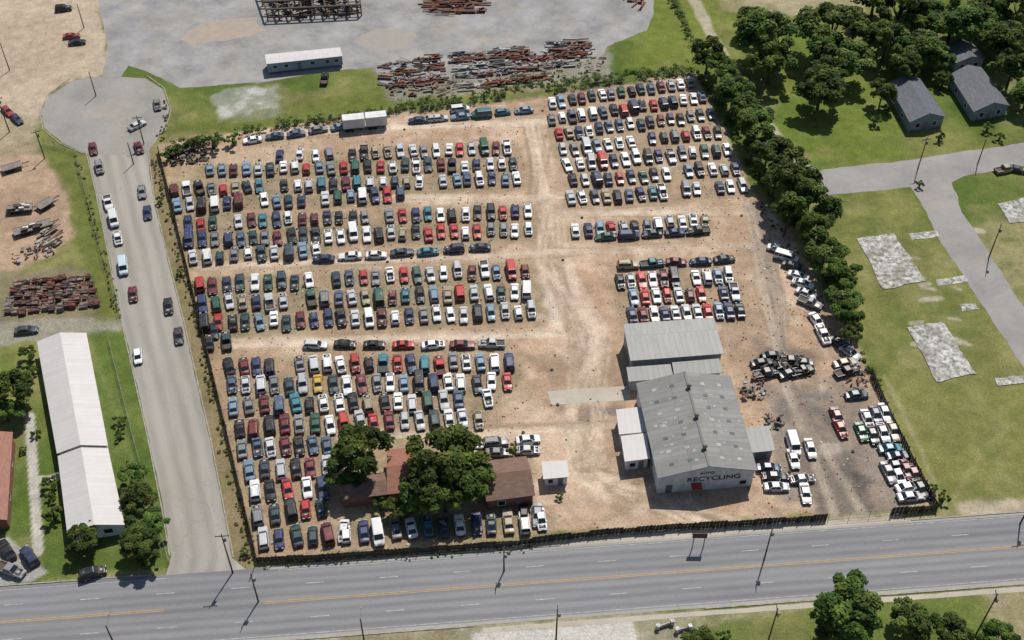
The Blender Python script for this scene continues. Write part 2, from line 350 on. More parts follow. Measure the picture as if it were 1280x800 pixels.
def strip(name,Lp,Rp,z,mat,amp=0.0):
    L2=[];R2=[]
    for i in range(len(Lp)-1):
        n=max(1,int((Lp[i+1]-Lp[i]).length/1.5)); n=min(n,400)
        for k in range(n): L2.append(Lp[i].lerp(Lp[i+1],k/n)); R2.append(Rp[i].lerp(Rp[i+1],k/n))
    L2.append(Lp[-1]);R2.append(Rp[-1]); v=[];f=[];uv=[];s=0
    for i,(a,b) in enumerate(zip(L2,R2)):
        if i: s+=(L2[i]-L2[i-1]).length
        d=(b-a).normalized(); wdt=(b-a).length
        e0=(float(fbm(np.array([a.x]),np.array([a.y]),2.5,5,3)[0])-.5)*2*amp; e1=(float(fbm(np.array([b.x]),np.array([b.y]),2.5,6,3)[0])-.5)*2*amp
        a2=a+d*e0; b2=b+d*e1
        v+=[(a2.x,a2.y,z),(b2.x,b2.y,z)]; uv+=[(s,0),(s,wdt)]
    for i in range(len(L2)-1): f.append((2*i,2*i+2,2*i+3,2*i+1))
    me=bpy.data.meshes.new(name); me.from_pydata(v,[],f); u=me.uv_layers.new(name='UVMap')
    for lp in me.loops: u.data[lp.index].uv=uv[lp.vertex_index]
    me.materials.append(mat); me.update()
    if len(me.polygons) and me.polygons[0].normal.z<0: me.flip_normals()
    return link(name,me)
A=G(0,778);B=G(1280,683); hd=(B-A).normalized(); hn=Vector((-hd.y,hd.x,0))
def hw(s,o): return A+hd*s+hn*o
def hs_(u,v): return (G(u,v)-A).length
HWT=6.6; HWB=-6.9
strip("highway",[hw(-500,HWT),hw(700,HWT)],[hw(-500,HWB),hw(700,HWB)],.016,M_HWY,amp=.12)
M_GUT=mat_asphalt("gutter_concrete",(.32,.31,.28),'Object',(1,1,1),.2,.15,dirtamt=.4)
strip("concrete_gutter",[hw(-500,HWB+.5),hw(700,HWB+.5)],[hw(-500,HWB-.05),hw(700,HWB-.05)],.0205,M_GUT,amp=.06)
strip("concrete_gutter",[hw(hs_(330,716),HWT+.05),hw(700,HWT+.05)],[hw(hs_(330,716),HWT-.4),hw(700,HWT-.4)],.0205,M_GUT,amp=.06)
strip("sidewalk",[hw(hs_(600,780),HWB-.6),hw(600,HWB-.6)],[hw(hs_(600,780),HWB-1.5),hw(600,HWB-1.5)],.012,M_CONC,amp=.15)
mb=MB()
def hmark(s0,s1,o,wd,mat):
    for a,b,c,d in [(hw(s0,o-wd/2),hw(s1,o-wd/2),hw(s1,o+wd/2),hw(s0,o+wd/2))]:
        mb.face([(p.x,p.y,.0245) for p in(a,b,c,d)],mat)
s=-120
while s<320:
    hmark(s,s+3,3.1,.12,0); hmark(s+1,s+4,-3.2,.12,0); s+=12
s0=hs_(330,752); s1=hs_(205,762)
for o in(.15,-.15): hmark(-300,s1,o,.11,1); hmark(s0,500,o,.11,1)
hmark(-300,s1,5.95,.09,0); hmark(s0+2,500,5.95,.09,0); hmark(-300,500,-6.1,.09,0)
link("road_markings",mb.mesh("road_markings",[M_WHITE_LINE,M_YELLOW_LINE]))
SL=[(108,186),(121,240),(133,300),(153,400),(187,550),(205,640),(214,695),(205,724)]
SR=[(184,186),(190,240),(203,300),(228,400),(262,550),(279,640),(290,697),(312,716)]
strip("side_street",[G(*p) for p in SL],[G(*p) for p in SR],.010,M_STREET,amp=.25)
sheet("cul_de_sac_road",[(52,140),(62,120),(90,101),(112,97),(130,95),(152,96),(182,98),(203,112),(212,135),(206,160),(184,192),(150,194),(107,192),(78,178),(56,160)],.013,M_CUL,.25)
sheet("asphalt_lot",[(112,-60),(900,-60),(822,-20),(815,22),(808,38),(760,58),(752,72),(620,92),(480,108),(468,84),(425,88),(330,102),(225,110),(205,100),(185,90),(160,82),(150,97),(128,97),(134,60)],.007,M_LOT,.5)
sheet("dirt_patch",[(222,48),(250,30),(318,22),(332,38),(300,48),(240,56)],.011,mat_noisy("lot_dirt",(.38,.31,.24),.2,.4,c2=(.30,.265,.23)),1.2)
sheet("dirt_patch",[(440,52),(470,35),(520,38),(515,60),(470,66)],.011,mat_noisy("lot_dust",(.33,.295,.25),.2,.4,c2=(.28,.265,.245)),1.2)
sheet("right_street",[(1005,222),(1030,212),(1140,200),(1200,190),(1300,176),(1500,150),(1500,172),(1300,203),(1205,220),(1190,228),(1203,265),(1290,400),(1420,620),(1330,560),(1285,468),(1172,296),(1150,250),(1138,234),(1080,240),(1015,246)],.010,mat_asphalt("faded_street_asphalt",(.275,.265,.255),crack=.35,patch=.18,dirtamt=.3),.4)
sheet("concrete_pad",[(684,489),(786,482),(788,500),(690,506)],.008,M_CONC,.15)
def slab(pts,h=.15):
    P=[G(*p) for p in pts]; P=jit(P,.5,.9); mb=MB(); n=len(P)
    mb.face([(p.x,p.y,h) for p in P]); 
    for i in range(n):
        a=P[i];b=P[(i+1)%n]; mb.face([(a.x,a.y,0),(b.x,b.y,0),(b.x,b.y,h),(a.x,a.y,h)])
    link("concrete_foundation_slab",mb.mesh("slab",[M_SLAB]))
slab([(1104,362),(1158,352),(1140,325),(1117,292),(1072,299)]); slab([(1170,477),(1221,468),(1178,403),(1133,410)])
slab([(1262,280),(1300,274),(1290,245),(1247,255)]); slab([(1247,483),(1300,478),(1300,468),(1243,473)])
slab([(1172,358),(1210,352),(1207,345),(1168,349)],.06); slab([(1203,390),(1225,387),(1219,378),(1198,380)],.06); slab([(1140,300),(1178,296),(1172,288),(1136,292)],.06)
def kerb(P,wd=.2,h=.12,name="kerb"):
    mb=MB()
    for i in range(len(P)-1):
        a=P[i];b=P[i+1]; d=b-a; mb.box(((a.x+b.x)/2,(a.y+b.y)/2,h/2),(d.length,wd,h),math.atan2(d.y,d.x))
    link(name,mb.mesh(name,[M_KERB]))
kerb([hw(-300,HWT+.2),hw(s1-3,HWT+.2)]); kerb([hw(s0+0,HWT+.2),hw(hs_(700,690),HWT+.2)])
kerb([hw(hs_(1140,655),HWT+.2),hw(600,HWT+.2)]); kerb([hw(-300,HWB-.2),hw(hs_(590,778),HWB-.2)]); kerb([hw(hs_(880,765),HWB-.2),hw(600,HWB-.2)])
def off(L,o): return [G(*p)+Vector((o,0,0)) for p in L]
kerb(off(SL[:-1],-.25)); kerb(off(SR[:-1],.25))
kerb([G(*p) for p in [(206,165),(214,138),(205,110),(184,95)]])
kerb([G(*p) for p in [(104,192),(76,180),(54,162),(50,141),(60,118),(88,98)]])
sheet("driveway",[(690,676),(1040,652),(1112,648),(1150,652),(1130,659),(960,671),(700,691)],.008,M_CONC,.4)

# ------------------------------------------------------------------ vehicles
q=NM("car_paint"); oi=q.new('ShaderNodeObjectInfo'); v=q.coord()
vm=q.new('ShaderNodeVectorMath',operation='ADD'); q.l(v,vm.inputs[0]); cx=q.new('ShaderNodeCombineXYZ'); q.l(q.math('MULTIPLY',oi.outputs['Random'],90),cx.inputs[0]); q.l(cx.outputs[0],vm.inputs[1])
n=q.noise(vm.outputs[0],1.3,4,.65); n2=q.noise(vm.outputs[0],.6,2)
col=q.mix(q.math('MULTIPLY',q.ramp(n,.5,.8),.25),oi.outputs['Color'],(.28,.23,.18))
col=q.mix(q.math('MULTIPLY',q.ramp(n2,.63,.67),.45),col,(.30,.30,.31))
q.base(col); q.rough(.33); q.p.inputs['Specular IOR Level'].default_value=.55; M_PAINT=q.m
q=NM("car_glass"); q.p.inputs['Base Color'].default_value=(.018,.022,.026,1); q.rough(.12); q.p.inputs['Specular IOR Level'].default_value=.6; M_GLASS=q.m
M_TYRE=mat_noisy("tyre_rubber",(.03,.03,.03),.2,4,.9)
M_TRIM=mat_noisy("dark_trim_and_engine",(.05,.045,.04),.5,5,.7,c2=(.12,.09,.07))
q=NM("headlight_lens"); q.p.inputs['Base Color'].default_value=(.6,.6,.58,1); q.rough(.2); M_HL=q.m
q=NM("taillight_lens"); q.p.inputs['Base Color'].default_value=(.3,.02,.015,1); q.rough(.25); M_TL=q.m
M_HUB=mat_noisy("wheel_hub",(.4,.4,.4),.2,5,.5)
CM=[M_PAINT,M_GLASS,M_TYRE,M_TRIM,M_HL,M_TL,M_HUB]
def car(name,L=4.8,W=1.82,belt=.92,hood=.84,trunk=.93,roof=1.42,gb=(-1.75,1.1),gt=(-1.0,.35),wb=2.75,tum=.78,kind='sedan',nohood=False,wheels=True,notrunk=False):
    mb=MB(); hl=L/2; hwd=W/2
    st=[(-hl,.72,.42,.62),(-hl+.06,.86,.32,trunk-.16),(-hl+.22,.95,.24,trunk-.02),(gb[0],.99,.2,trunk if kind!='pickup' else .72),
        (gb[0]+.35,1,.19,belt),(0,1,.19,belt),(gb[1]-.2,1,.19,belt),(gb[1]+.1,.99,.2,belt-.02),(hl-.55,.97,.22,hood),(hl-.2,.91,.27,hood-.08),(hl-.05,.80,.33,hood-.2),(hl,.66,.42,hood-.32)]
    if kind=='pickup': st[1]=(-hl+.03,.95,.3,.72); st[2]=(-hl+.2,.97,.25,.72); st[0]=(-hl,.93,.4,.62)
    if kind in('van','suv','wagon','hatch'): st=[s_ for s_ in st if not(s_[0]<gb[0]+.3 and s_[0]>-hl+.1 and s_[0]!=gb[0])]; st.sort()
    rings=[]
    for y,k,zb,zt in st:
        h=hwd*k; half=[(.85*h,zb),(h,zb+.15*(zt-zb)),(h,zb+.6*(zt-zb)),(.95*h,zt-.07),(.84*h,zt)]
        pts=half+[(0,zt+.025)]+[(-a,b) for a,b in half[::-1]]
        rings.append([len(mb.v)+i for i in range(len(pts))]); mb.v+=[(a,y,b) for a,b in pts]
    nr=len(rings[0])
    for r0,r1 in zip(rings,rings[1:]):
        for i in range(nr-1): mb.f.append((r0[i],r0[i+1],r1[i+1],r1[i])); mb.m.append(0); mb.c.append((1,1,1))
        mb.f.append((r0[nr-1],r0[0],r1[0],r1[nr-1])); mb.m.append(3); mb.c.append((1,1,1))
    mb.f.append(tuple(rings[0][::-1])); mb.m.append(0); mb.c.append((1,1,1)); mb.f.append(tuple(rings[-1])); mb.m.append(0); mb.c.append((1,1,1))
    a=hwd*.86; b=hwd*tum*.88; z0=belt-.01; z1=roof-.06
    Bt=[(-a,gb[0],z0),(a,gb[0],z0),(a*.96,gb[1],z0),(-a*.96,gb[1],z0)]; T=[(-b,gt[0],z1),(b,gt[0],z1),(b*.96,gt[1],z1),(-b*.96,gt[1],z1)]
    for i in range(4):
        j=(i+1)%4; mb.face([Bt[i],Bt[j],T[j],T[i]],1)
    o=.04; T1=[(x*1.04,y+(o if y>0 else -o),z1) for x,y,z in T]; T2=[(x*.8,(y-gt[0])*.88+gt[0]+.06*(gt[1]-gt[0]),roof) for x,y,z in T]
    for i in range(4):
        j=(i+1)%4; mb.face([T1[i],T1[j],T2[j],T2[i]],0)
    mb.face(T2,0); mb.face(T1[::-1],0)
    def pil(p,q_,w_):
        p=Vector(p);q_=Vector(q_); mb.cyl(p,q_,w_,w_*.9,4,0)
    for i in range(4): pil(Bt[i],T[i],.055)
    ym=(gt[0]+gt[1])/2
    for sx in(-1,1):
        pil((sx*a*1.0,ym-.1,z0),(sx*b*1.0,ym-.05,z1),.05)
        if kind in('suv','van','wagon') : pil((sx*a,gb[0]+.9,z0),(sx*b,gt[0]+.9,z1),.06)
        mb.box((sx*(hwd+.03),gb[1]-.35,belt+.06),(.16,.1,.12),mat=0)
        mb.box((sx*hwd*.62,hl-.07,hood-.25),(hwd*.42,.16,.14),rz=-sx*.25,mat=4)
        mb.box((sx*hwd*.72,-hl+.04,.72),(hwd*.34,.12,.15),mat=5)
    mb.box((0,hl-.02,.45),(W*.7,.1,.18),mat=3); mb.box((0,-hl+.0,.46),(W*.78,.08,.14),mat=3)
    mb.box((0,gb[1]+.05,belt+.005),(W*.7,.14,.03),mat=3)
    if kind=='pickup':
        y0=-hl+.02;y1=gb[0]-.02
        for sx in(-1,1): mb.box((sx*(hwd*.93),(y0+y1)/2,.86),(.12,y1-y0,.28),mat=0)
        mb.box((0,-hl+.06,.85),(W*.86,.08,.27),mat=0); mb.box((0,y1,.86),(W*.86,.06,.26),mat=0)
        mb.box((0,(y0+y1)/2,.765),(W*.84,(y1-y0)*.96,.03),mat=3)
        for sx in(-1,1): mb.box((sx*hwd*.72,(y0+y1)/2-.1,.82),(.2,.8,.12),mat=3)
    if nohood:
        yc=(gb[1]+.1+hl-.35)/2; ly=(hl-.35-gb[1]-.15)
        mb.box((0,yc,hood+.03),(W*.66,ly,.05),mat=3); mb.box((.1,yc,hood+.1),(.5,ly*.5,.14),mat=6); mb.box((-.4,yc+.2,hood+.08),(.25,.3,.12),mat=2); mb.box((.5,yc+.15,hood+.07),(.2,.25,.1),mat=3)
    if notrunk:
        mb.box((0,(-hl+.3+gb[0])/2,trunk+.02),(W*.62,max(.2,gb[0]+hl-.4),.05),mat=3)
    if kind=='suv':
        for sx in(-1,1): mb.box((sx*b*.8,ym-.2,roof+.04),(.05,1.6,.04),mat=3)
    for sx in(-1,1):
        for sy in(-1,1):
            y=sy*wb/2+.03; mb.cyl((sx*(hwd-.20),y,.36),(sx*(hwd+.004),y,.36),.39,n=12,mat=3)
            if wheels: mb.cyl((sx*(hwd-.22),y,.33),(sx*(hwd+.02),y,.33),.33,n=12,mat=2); mb.cyl((sx*(hwd),y,.33),(sx*(hwd+.03),y,.33),.19,n=8,mat=6)
    return mb.mesh(name,CM,smooth=None)
SED=[car("sedan_a"),car("sedan_b",L=4.6,gb=(-1.6,1.05),gt=(-.85,.4),roof=1.38),car("sedan_c",L=5.2,W=1.92,gb=(-1.8,1.0),gt=(-1.15,.25),wb=2.95,trunk=.95),car("sedan_d",L=4.7,W=1.8,gb=(-1.7,1.15),gt=(-1.05,.3)),
 car("sedan_no_hood",nohood=True),car("sedan_no_hood_b",L=4.6,nohood=True,notrunk=True,gb=(-1.6,1.05),gt=(-.85,.4)),car("sedan_no_trunk",notrunk=True)]
CPE=[car("coupe",L=4.5,gb=(-1.65,.9),gt=(-.75,.15),roof=1.3,belt=.88),car("coupe_b",L=4.6,gb=(-1.8,.8),gt=(-.7,.1),roof=1.3,belt=.88,nohood=True)]
HAT=[car("hatchback",L=4.1,W=1.7,gb=(-1.93,1.0),gt=(-1.45,.35),kind='hatch',wb=2.5,roof=1.43),car("hatchback_b",L=4.0,W=1.7,gb=(-1.88,1.0),gt=(-1.4,.35),kind='hatch',wb=2.45,nohood=True)]
WAG=[car("wagon",L=4.9,gb=(-2.3,1.1),gt=(-1.95,.4),kind='wagon',roof=1.48)]
SUV=[car("suv",L=4.8,W=1.9,belt=1.1,hood=1.02,trunk=1.1,roof=1.8,gb=(-2.3,.95),gt=(-2.05,.35),kind='suv',tum=.85),car("suv_b",L=4.6,W=1.85,belt=1.08,hood=1.0,trunk=1.05,roof=1.75,gb=(-2.2,.95),gt=(-1.95,.35),kind='suv',tum=.85,nohood=True)]
VAN=[car("minivan",L=4.9,W=1.92,belt=1.08,hood=.96,trunk=1.05,roof=1.78,gb=(-2.35,1.55),gt=(-2.1,.65),kind='van',tum=.86),car("full_van",L=5.3,W=2.0,belt=1.2,hood=1.12,trunk=1.2,roof=2.05,gb=(-2.55,1.75),gt=(-2.4,1.15),kind='van',tum=.92)]
PIC=[car("pickup",L=5.3,W=1.92,belt=1.08,hood=1.02,trunk=.95,roof=1.72,gb=(-.55,1.1),gt=(-.35,.5),kind='pickup',wb=3.3,tum=.85),car("pickup_b",L=5.4,W=1.92,belt=1.08,hood=1.02,trunk=.95,roof=1.75,gb=(-.9,1.1),gt=(-.7,.5),kind='pickup',wb=3.4,tum=.85,nohood=True)]
FLEET=[(SED,'parked_car',.56),(CPE,'parked_car',.10),(HAT,'parked_hatchback',.09),(WAG,'parked_station_wagon',.04),(SUV,'parked_suv',.08),(VAN,'parked_van',.07),(PIC,'parked_pickup_truck',.06)]
PAL=[((.014,.014,.017),14),((.02,.05,.06),8),((.022,.035,.10),9),((.76,.76,.74),23),((.48,.49,.50),14),((.2,.205,.21),6),((.14,.018,.024),8),((.42,.03,.025),8),((.36,.30,.2),4),((.03,.16,.20),2.5),((.17,.26,.35),5),((.02,.08,.05),3),((.06,.10,.16),6),((.55,.36,.05),.4)]
PC=[p[0] for p in PAL]; PW=[p[1] for p in PAL]
def put(kindset,name,pos,ang,col=None,z=0.0):
    o=link(name,random.choice(kindset),(pos.x,pos.y,z),ang,sc=.955); c=col or random.choices(PC,PW)[0]
    k=random.uniform(.82,1.12); o.color=(min(.8,c[0]*k),min(.8,c[1]*k),min(.8,c[2]*k),1)
    o.rotation_euler[0]=random.uniform(-.01,.01); o.rotation_euler[1]=random.uniform(-.015,.015); return o
def anycar(pos,ang,col=None,only=None):
    F_=random.choices(FLEET,[f[2] for f in FLEET])[0] if only is None else only
    return put(F_[0],F_[1],pos,ang,col)
def imgdir(u,v,du,dv): d=G(u+du,v+dv)-G(u,v); return math.atan2(d.y,d.x)-math.pi/2
RB=[((.42,.03,.025),20),((.14,.018,.024),18),((.022,.035,.10),16),((.014,.014,.017),14),((.76,.76,.74),14),((.17,.26,.35),9),((.48,.49,.50),9)]
for ri,(u0,v0,u1,v1,lean,gr) in enumerate(rows):
    a=G(u0,v0+2);b=G(u1,v1+2); L=(b-a).length; sp=2.72 if ri<20 else (2.6 if ri<28 else 2.2); n=max(2,int(round(L/sp))+1)
    base=random.random()<.5
    for i in range(n):
        if random.random()<(.045 if ri<28 else .02): continue
        t=i/(n-1); p=a.lerp(b,t); u=u0+(u1-u0)*t; v_=v0+(v1-v0)*t
        ang=imgdir(u,v_,-lean*10,-10)+random.gauss(0,.04 if ri<28 else .015)
        if (random.random()<.25)!=base: ang+=math.pi
        p=p+Vector((random.gauss(0,.12 if ri<28 else .03),random.gauss(0,.3 if ri<28 else .1),0))
        anycar(p,ang,random.choices([x[0] for x in RB],[x[1] for x in RB])[0] if ri>=28 else None)
for u0,v0,u1,v1 in hrows:
    a=G(u0,v0);b=G(u1,v1);L=(b-a).length;n=max(2,int(round(L/5.5))+1)
    for i in range(n):
        p=a.lerp(b,i/(n-1)); d=b-a; ang=math.atan2(d.y,d.x)-math.pi/2+random.gauss(0,.05)+(math.pi if random.random()<.5 else 0)
        anycar(p+Vector((0,random.gauss(0,.15),0)),ang)
W_=(.74,.74,.72);K=(.014,.014,.016);Sv=(.46,.47,.48);RD=(.38,.035,.03);MR=(.13,.018,.022);DB=(.022,.035,.09);TL_=(.03,.22,.27);GN=(.02,.16,.06);TN=(.34,.29,.2);GY=(.2,.2,.21)
fS,fC,fH,fW,fU,fV,fP=FLEET
single=[
(588,559,10,-1,W_,fS),(620,555,10,-1,GY,fU),(660,551,10,-1,W_,fS),(622,567,10,0,GY,fS),(660,564,10,0,Sv,fS),(585,570,10,0,TN,fS),
(972,312,10,2,W_,fS),(982,323,10,3,W_,fV),(990,334,10,3,K,fS),(997,346,10,3,W_,fS),(1003,356,10,3,W_,fS),(1007,368,10,4,Sv,fS),(1012,380,10,4,GY,fP),(1020,402,6,8,W_,fS),(1028,420,5,10,W_,fP),(1048,430,10,6,K,fS),(1062,442,10,7,Sv,fS),(1056,455,10,-2,TN,fS),(1058,466,10,-3,K,fP),
(1070,495,10,-1,(.03,.09,.12),fS),(1046,523,4,10,MR,fS),(1050,537,5,10,RD,fS),(1076,541,4,10,GN,fS),(1083,525,4,10,W_,fS),(1094,520,4,10,DB,fS),(1105,517,4,10,W_,fS),(1090,545,4,10,K,fS),(1103,542,4,10,Sv,fS),(1116,540,4,10,TN,fS),(1112,562,10,-1,TL_,fS),(1122,571,10,-1,DB,fC),(1120,583,10,-1,K,fS),(1110,592,4,8,GY,fS),(1122,596,4,8,W_,fS),(1132,588,4,8,MR,fS),(1142,594,4,8,MR,fS),(1134,610,10,-2,W_,fS),(1150,612,5,8,K,fS),(1138,622,10,-1,Sv,fS),
(991,557,3,10,W_,fV),(991,575,3,10,W_,fS),(1012,562,3,10,Sv,fS),(968,597,10,0,K,fS),(970,610,10,0,Sv,fS),(1002,600,10,-1,GY,fS),(1006,618,2,10,W_,fS),(960,586,10,0,DB,fS),
(117,187,2,10,MR,fS),(125,211,2,10,GY,fU),(143,276,2,10,W_,fV),(148,299,2,10,W_,fS),(155,335,1,10,(.45,.54,.6),fV),(167,369,1,10,MR,fS),(178,241,1,10,GY,fS),(185,267,1,10,DB,fS),(211,384,1,10,K,fS),(224,421,1,10,(.06,.05,.05),fS),(197,132,1,6,GY,fS),(172,158,8,-4,Sv,fS),(174,186,3,8,MR,fS),(136,255,2,9,W_,fP),(173,447,1,10,W_,fH),
(9,689,-6,-9,K,fS),(38,697,-6,-9,DB,fU),(15,714,8,3,GY,fP),(117,718,10,-3,K,fU),(34,414,10,-1,(.05,.06,.07),fS),
(80,12,10,-1,K,fU),(90,46,10,-1,RD,fC),(97,54,10,-1,K,fS),(406,100,2,-10,K,fP),(10,140,6,6,RD,fS),(22,150,6,6,DB,fS),
(1270,213,10,2,K,fS),(560,7,10,2,K,fS),(430,665,-1,10,W_,fS),(655,646,0,10,K,fS),(672,645,0,10,GY,fS),(350,196,1,-10,DB,fS),(375,194,1,-10,W_,fS),(268,415,1,10,K,fS),(575,138,10,-1,W_,fV),(540,150,10,-1,Sv,fS),(1256,213,5,-1,TN,fP)]
for u,v_,du,dv,c,ty in single: anycar(G(u,v_+1),imgdir(u,v_,du,dv),c,ty)
for (u,v_) in [(952,456),(966,447),(974,463),(988,454),(986,469),(1002,466),(958,469),(1000,456)]:
    o=anycar(G(u,v_),random.uniform(1.2,2.0)+random.choice([0,math.pi]),random.choice([K,(.04,.035,.035),(.06,.05,.045)]),random.choice([fP,fS]))
M_WHITEMETAL=mat_noisy("white_painted_metal",(.70,.71,.71),.15,.6,.55,c2=(.52,.51,.49))
M_DARKSTEEL=mat_noisy("dark_steel",(.04,.038,.036),.4,2,.7,c2=(.1,.06,.04))
def box_trailer(L,name,pos,ang,Wd=2.45,Ht=2.5):
    mb=MB(); mb.box((0,0,1.0+Ht/2),(Wd,L,Ht),mat=0)
    n=int(L/.6)
    for i in range(n+1):
        y=-L/2+.05+i*(L-.1)/n
        for sx in(-1,1): mb.box((sx*(Wd/2+.02),y,1.0+Ht/2),(.05,.07,Ht*.96),mat=0)
        mb.box((0,y,1.0+Ht+.012),(Wd*.98,.06,.03),mat=0)
    mb.box((0,0,.93),(Wd*.9,L,.12),mat=1)
    for sy in(-L/2+.9,-L/2+2.0):
        for sx in(-1,1): mb.cyl((sx*(Wd/2-.5),sy,.48),(sx*Wd/2,sy,.48),.48,n=12,mat=2)
    for sx in(-1,1): mb.box((sx*.8,L/2-1,.45),(.12,.12,.9),mat=1)
    mb.box((0,-L/2-.02,1+Ht/2),(Wd*.9,.04,Ht*.9),mat=0); mb.box((0,-L/2-.05,1+Ht/2),(.04,.04,Ht*.9),mat=1)
    return link(name,mb.mesh(name,[M_WHITEMETAL,M_DARKSTEEL,M_TYRE]),pos,ang)
box_trailer(5.2,"box_trailer",G(443,161),imgdir(443,161,10,-1)); box_trailer(5.0,"box_trailer",G(471,158),imgdir(471,158,10,-1))

# ------------------------------------------------------------------ buildings
def mat_roof(name,c,var=.15,rust=.25,rustc=(.25,.2,.16),pan=(1.1,6.0),seam=.6):
    q=NM(name); v=q.coord('UV'); b=q.new('ShaderNodeTexBrick'); q.l(v,b.inputs['Vector']); b.offset=0.5
    b.inputs['Scale'].default_value=1; b.inputs['Brick Width'].default_value=pan[0]; b.inputs['Row Height'].default_value=pan[1]; b.inputs['Mortar Size'].default_value=.035; b.inputs['Mortar Smooth'].default_value=.3
    b.inputs['Color1'].default_value=tuple(x*(1-var) for x in c)+(1,); b.inputs['Color2'].default_value=tuple(min(.9,x*(1+var)) for x in c)+(1,); b.inputs['Mortar'].default_value=tuple(x*seam for x in c)+(1,)
    v2=q.coord('UV',(1.2,.18,1)); n=q.noise(v2,1.0,5,.7); v3=q.coord('UV',(.18,.18,1)); n3=q.noise(v3,1.0,4,.7)
    f=q.math('MULTIPLY',q.ramp(q.math('MULTIPLY',q.math('ADD',n,n3),.5),.46,.64),rust)
    q.base(q.mix(f,b.outputs['Color'],rustc)); q.rough(.6)
    return q.m
M_GREYROOF=mat_roof("weathered_grey_metal_roof",(.235,.232,.222),.12,.55,(.13,.125,.115))
M_LIGHTROOF=mat_roof("galvanised_roof",(.34,.34,.325),.06,.45,(.22,.21,.19))
M_WHITEROOF=mat_roof("white_metal_roof",(.56,.535,.52),.03,.35,(.42,.38,.34),(1.0,30),.86)
M_DARKSH=mat_roof("dark_shingle_roof",(.12,.128,.145),.2,.3,(.07,.075,.085),(.9,.3),.75)
M_BROWNSH=mat_roof("brown_shingle_roof",(.19,.115,.085),.2,.4,(.12,.07,.055),(.9,.3),.75)
M_REDSH=mat_roof("red_shingle_roof",(.28,.12,.08),.15,.3,(.2,.1,.07),(.9,.3),.8)
M_WALLW=mat_noisy("white_wall_cladding",(.66,.68,.70),.12,.7,.7,c2=(.48,.49,.49))
M_WALLG=mat_noisy("grey_wall_cladding",(.33,.34,.36),.2,.7,.7)
M_WALLB=mat_noisy("blue_grey_siding",(.22,.27,.33),.2,1,.7)
M_BRICK=mat_noisy("brick_wall",(.27,.13,.09),.25,3,.85)
M_WIN=M_GLASS; M_DOOR=mat_noisy("door_paint",(.2,.19,.18),.2,2,.6); M_RED=mat_noisy("red_paint",(.45,.06,.04),.2,2,.6)
M_LETTER=mat_noisy("sign_lettering",(.03,.035,.05),.2,3,.7)
def uvmesh(name,faces,uvs,mats,mi=None):
    v=[];f=[];uu=[]
    for fc,uv in zip(faces,uvs):
        i=len(v); v+=[tuple(p) for p in fc]; f.append(tuple(range(i,i+len(fc)))); uu+=uv
    me=bpy.data.meshes.new(name); me.from_pydata(v,[],f); u=me.uv_layers.new(name='UVMap')
    for i,x in enumerate(uu): u.data[i].uv=x
    for m in mats: me.materials.append(m)
    if mi: me.polygons.foreach_set('material_index',mi)
    me.update(); return me
def slope(a,b,c,d,th=.12):
    L=(b-a).length; Sx=(d-a).length; dn=Vector((0,0,-th))
    fs=[[a,b,c,d],[d+dn,c+dn,b+dn,a+dn],[a+dn,b+dn,b,a],[b+dn,c+dn,c,b],[c+dn,d+dn,d,c],[d+dn,a+dn,a,d]]
    uv=[[(0,0),(L,0),(L,Sx),(0,Sx)]]+[[(0,0),(.3,0),(.3,.3),(0,.3)]]*5
    return fs,uv
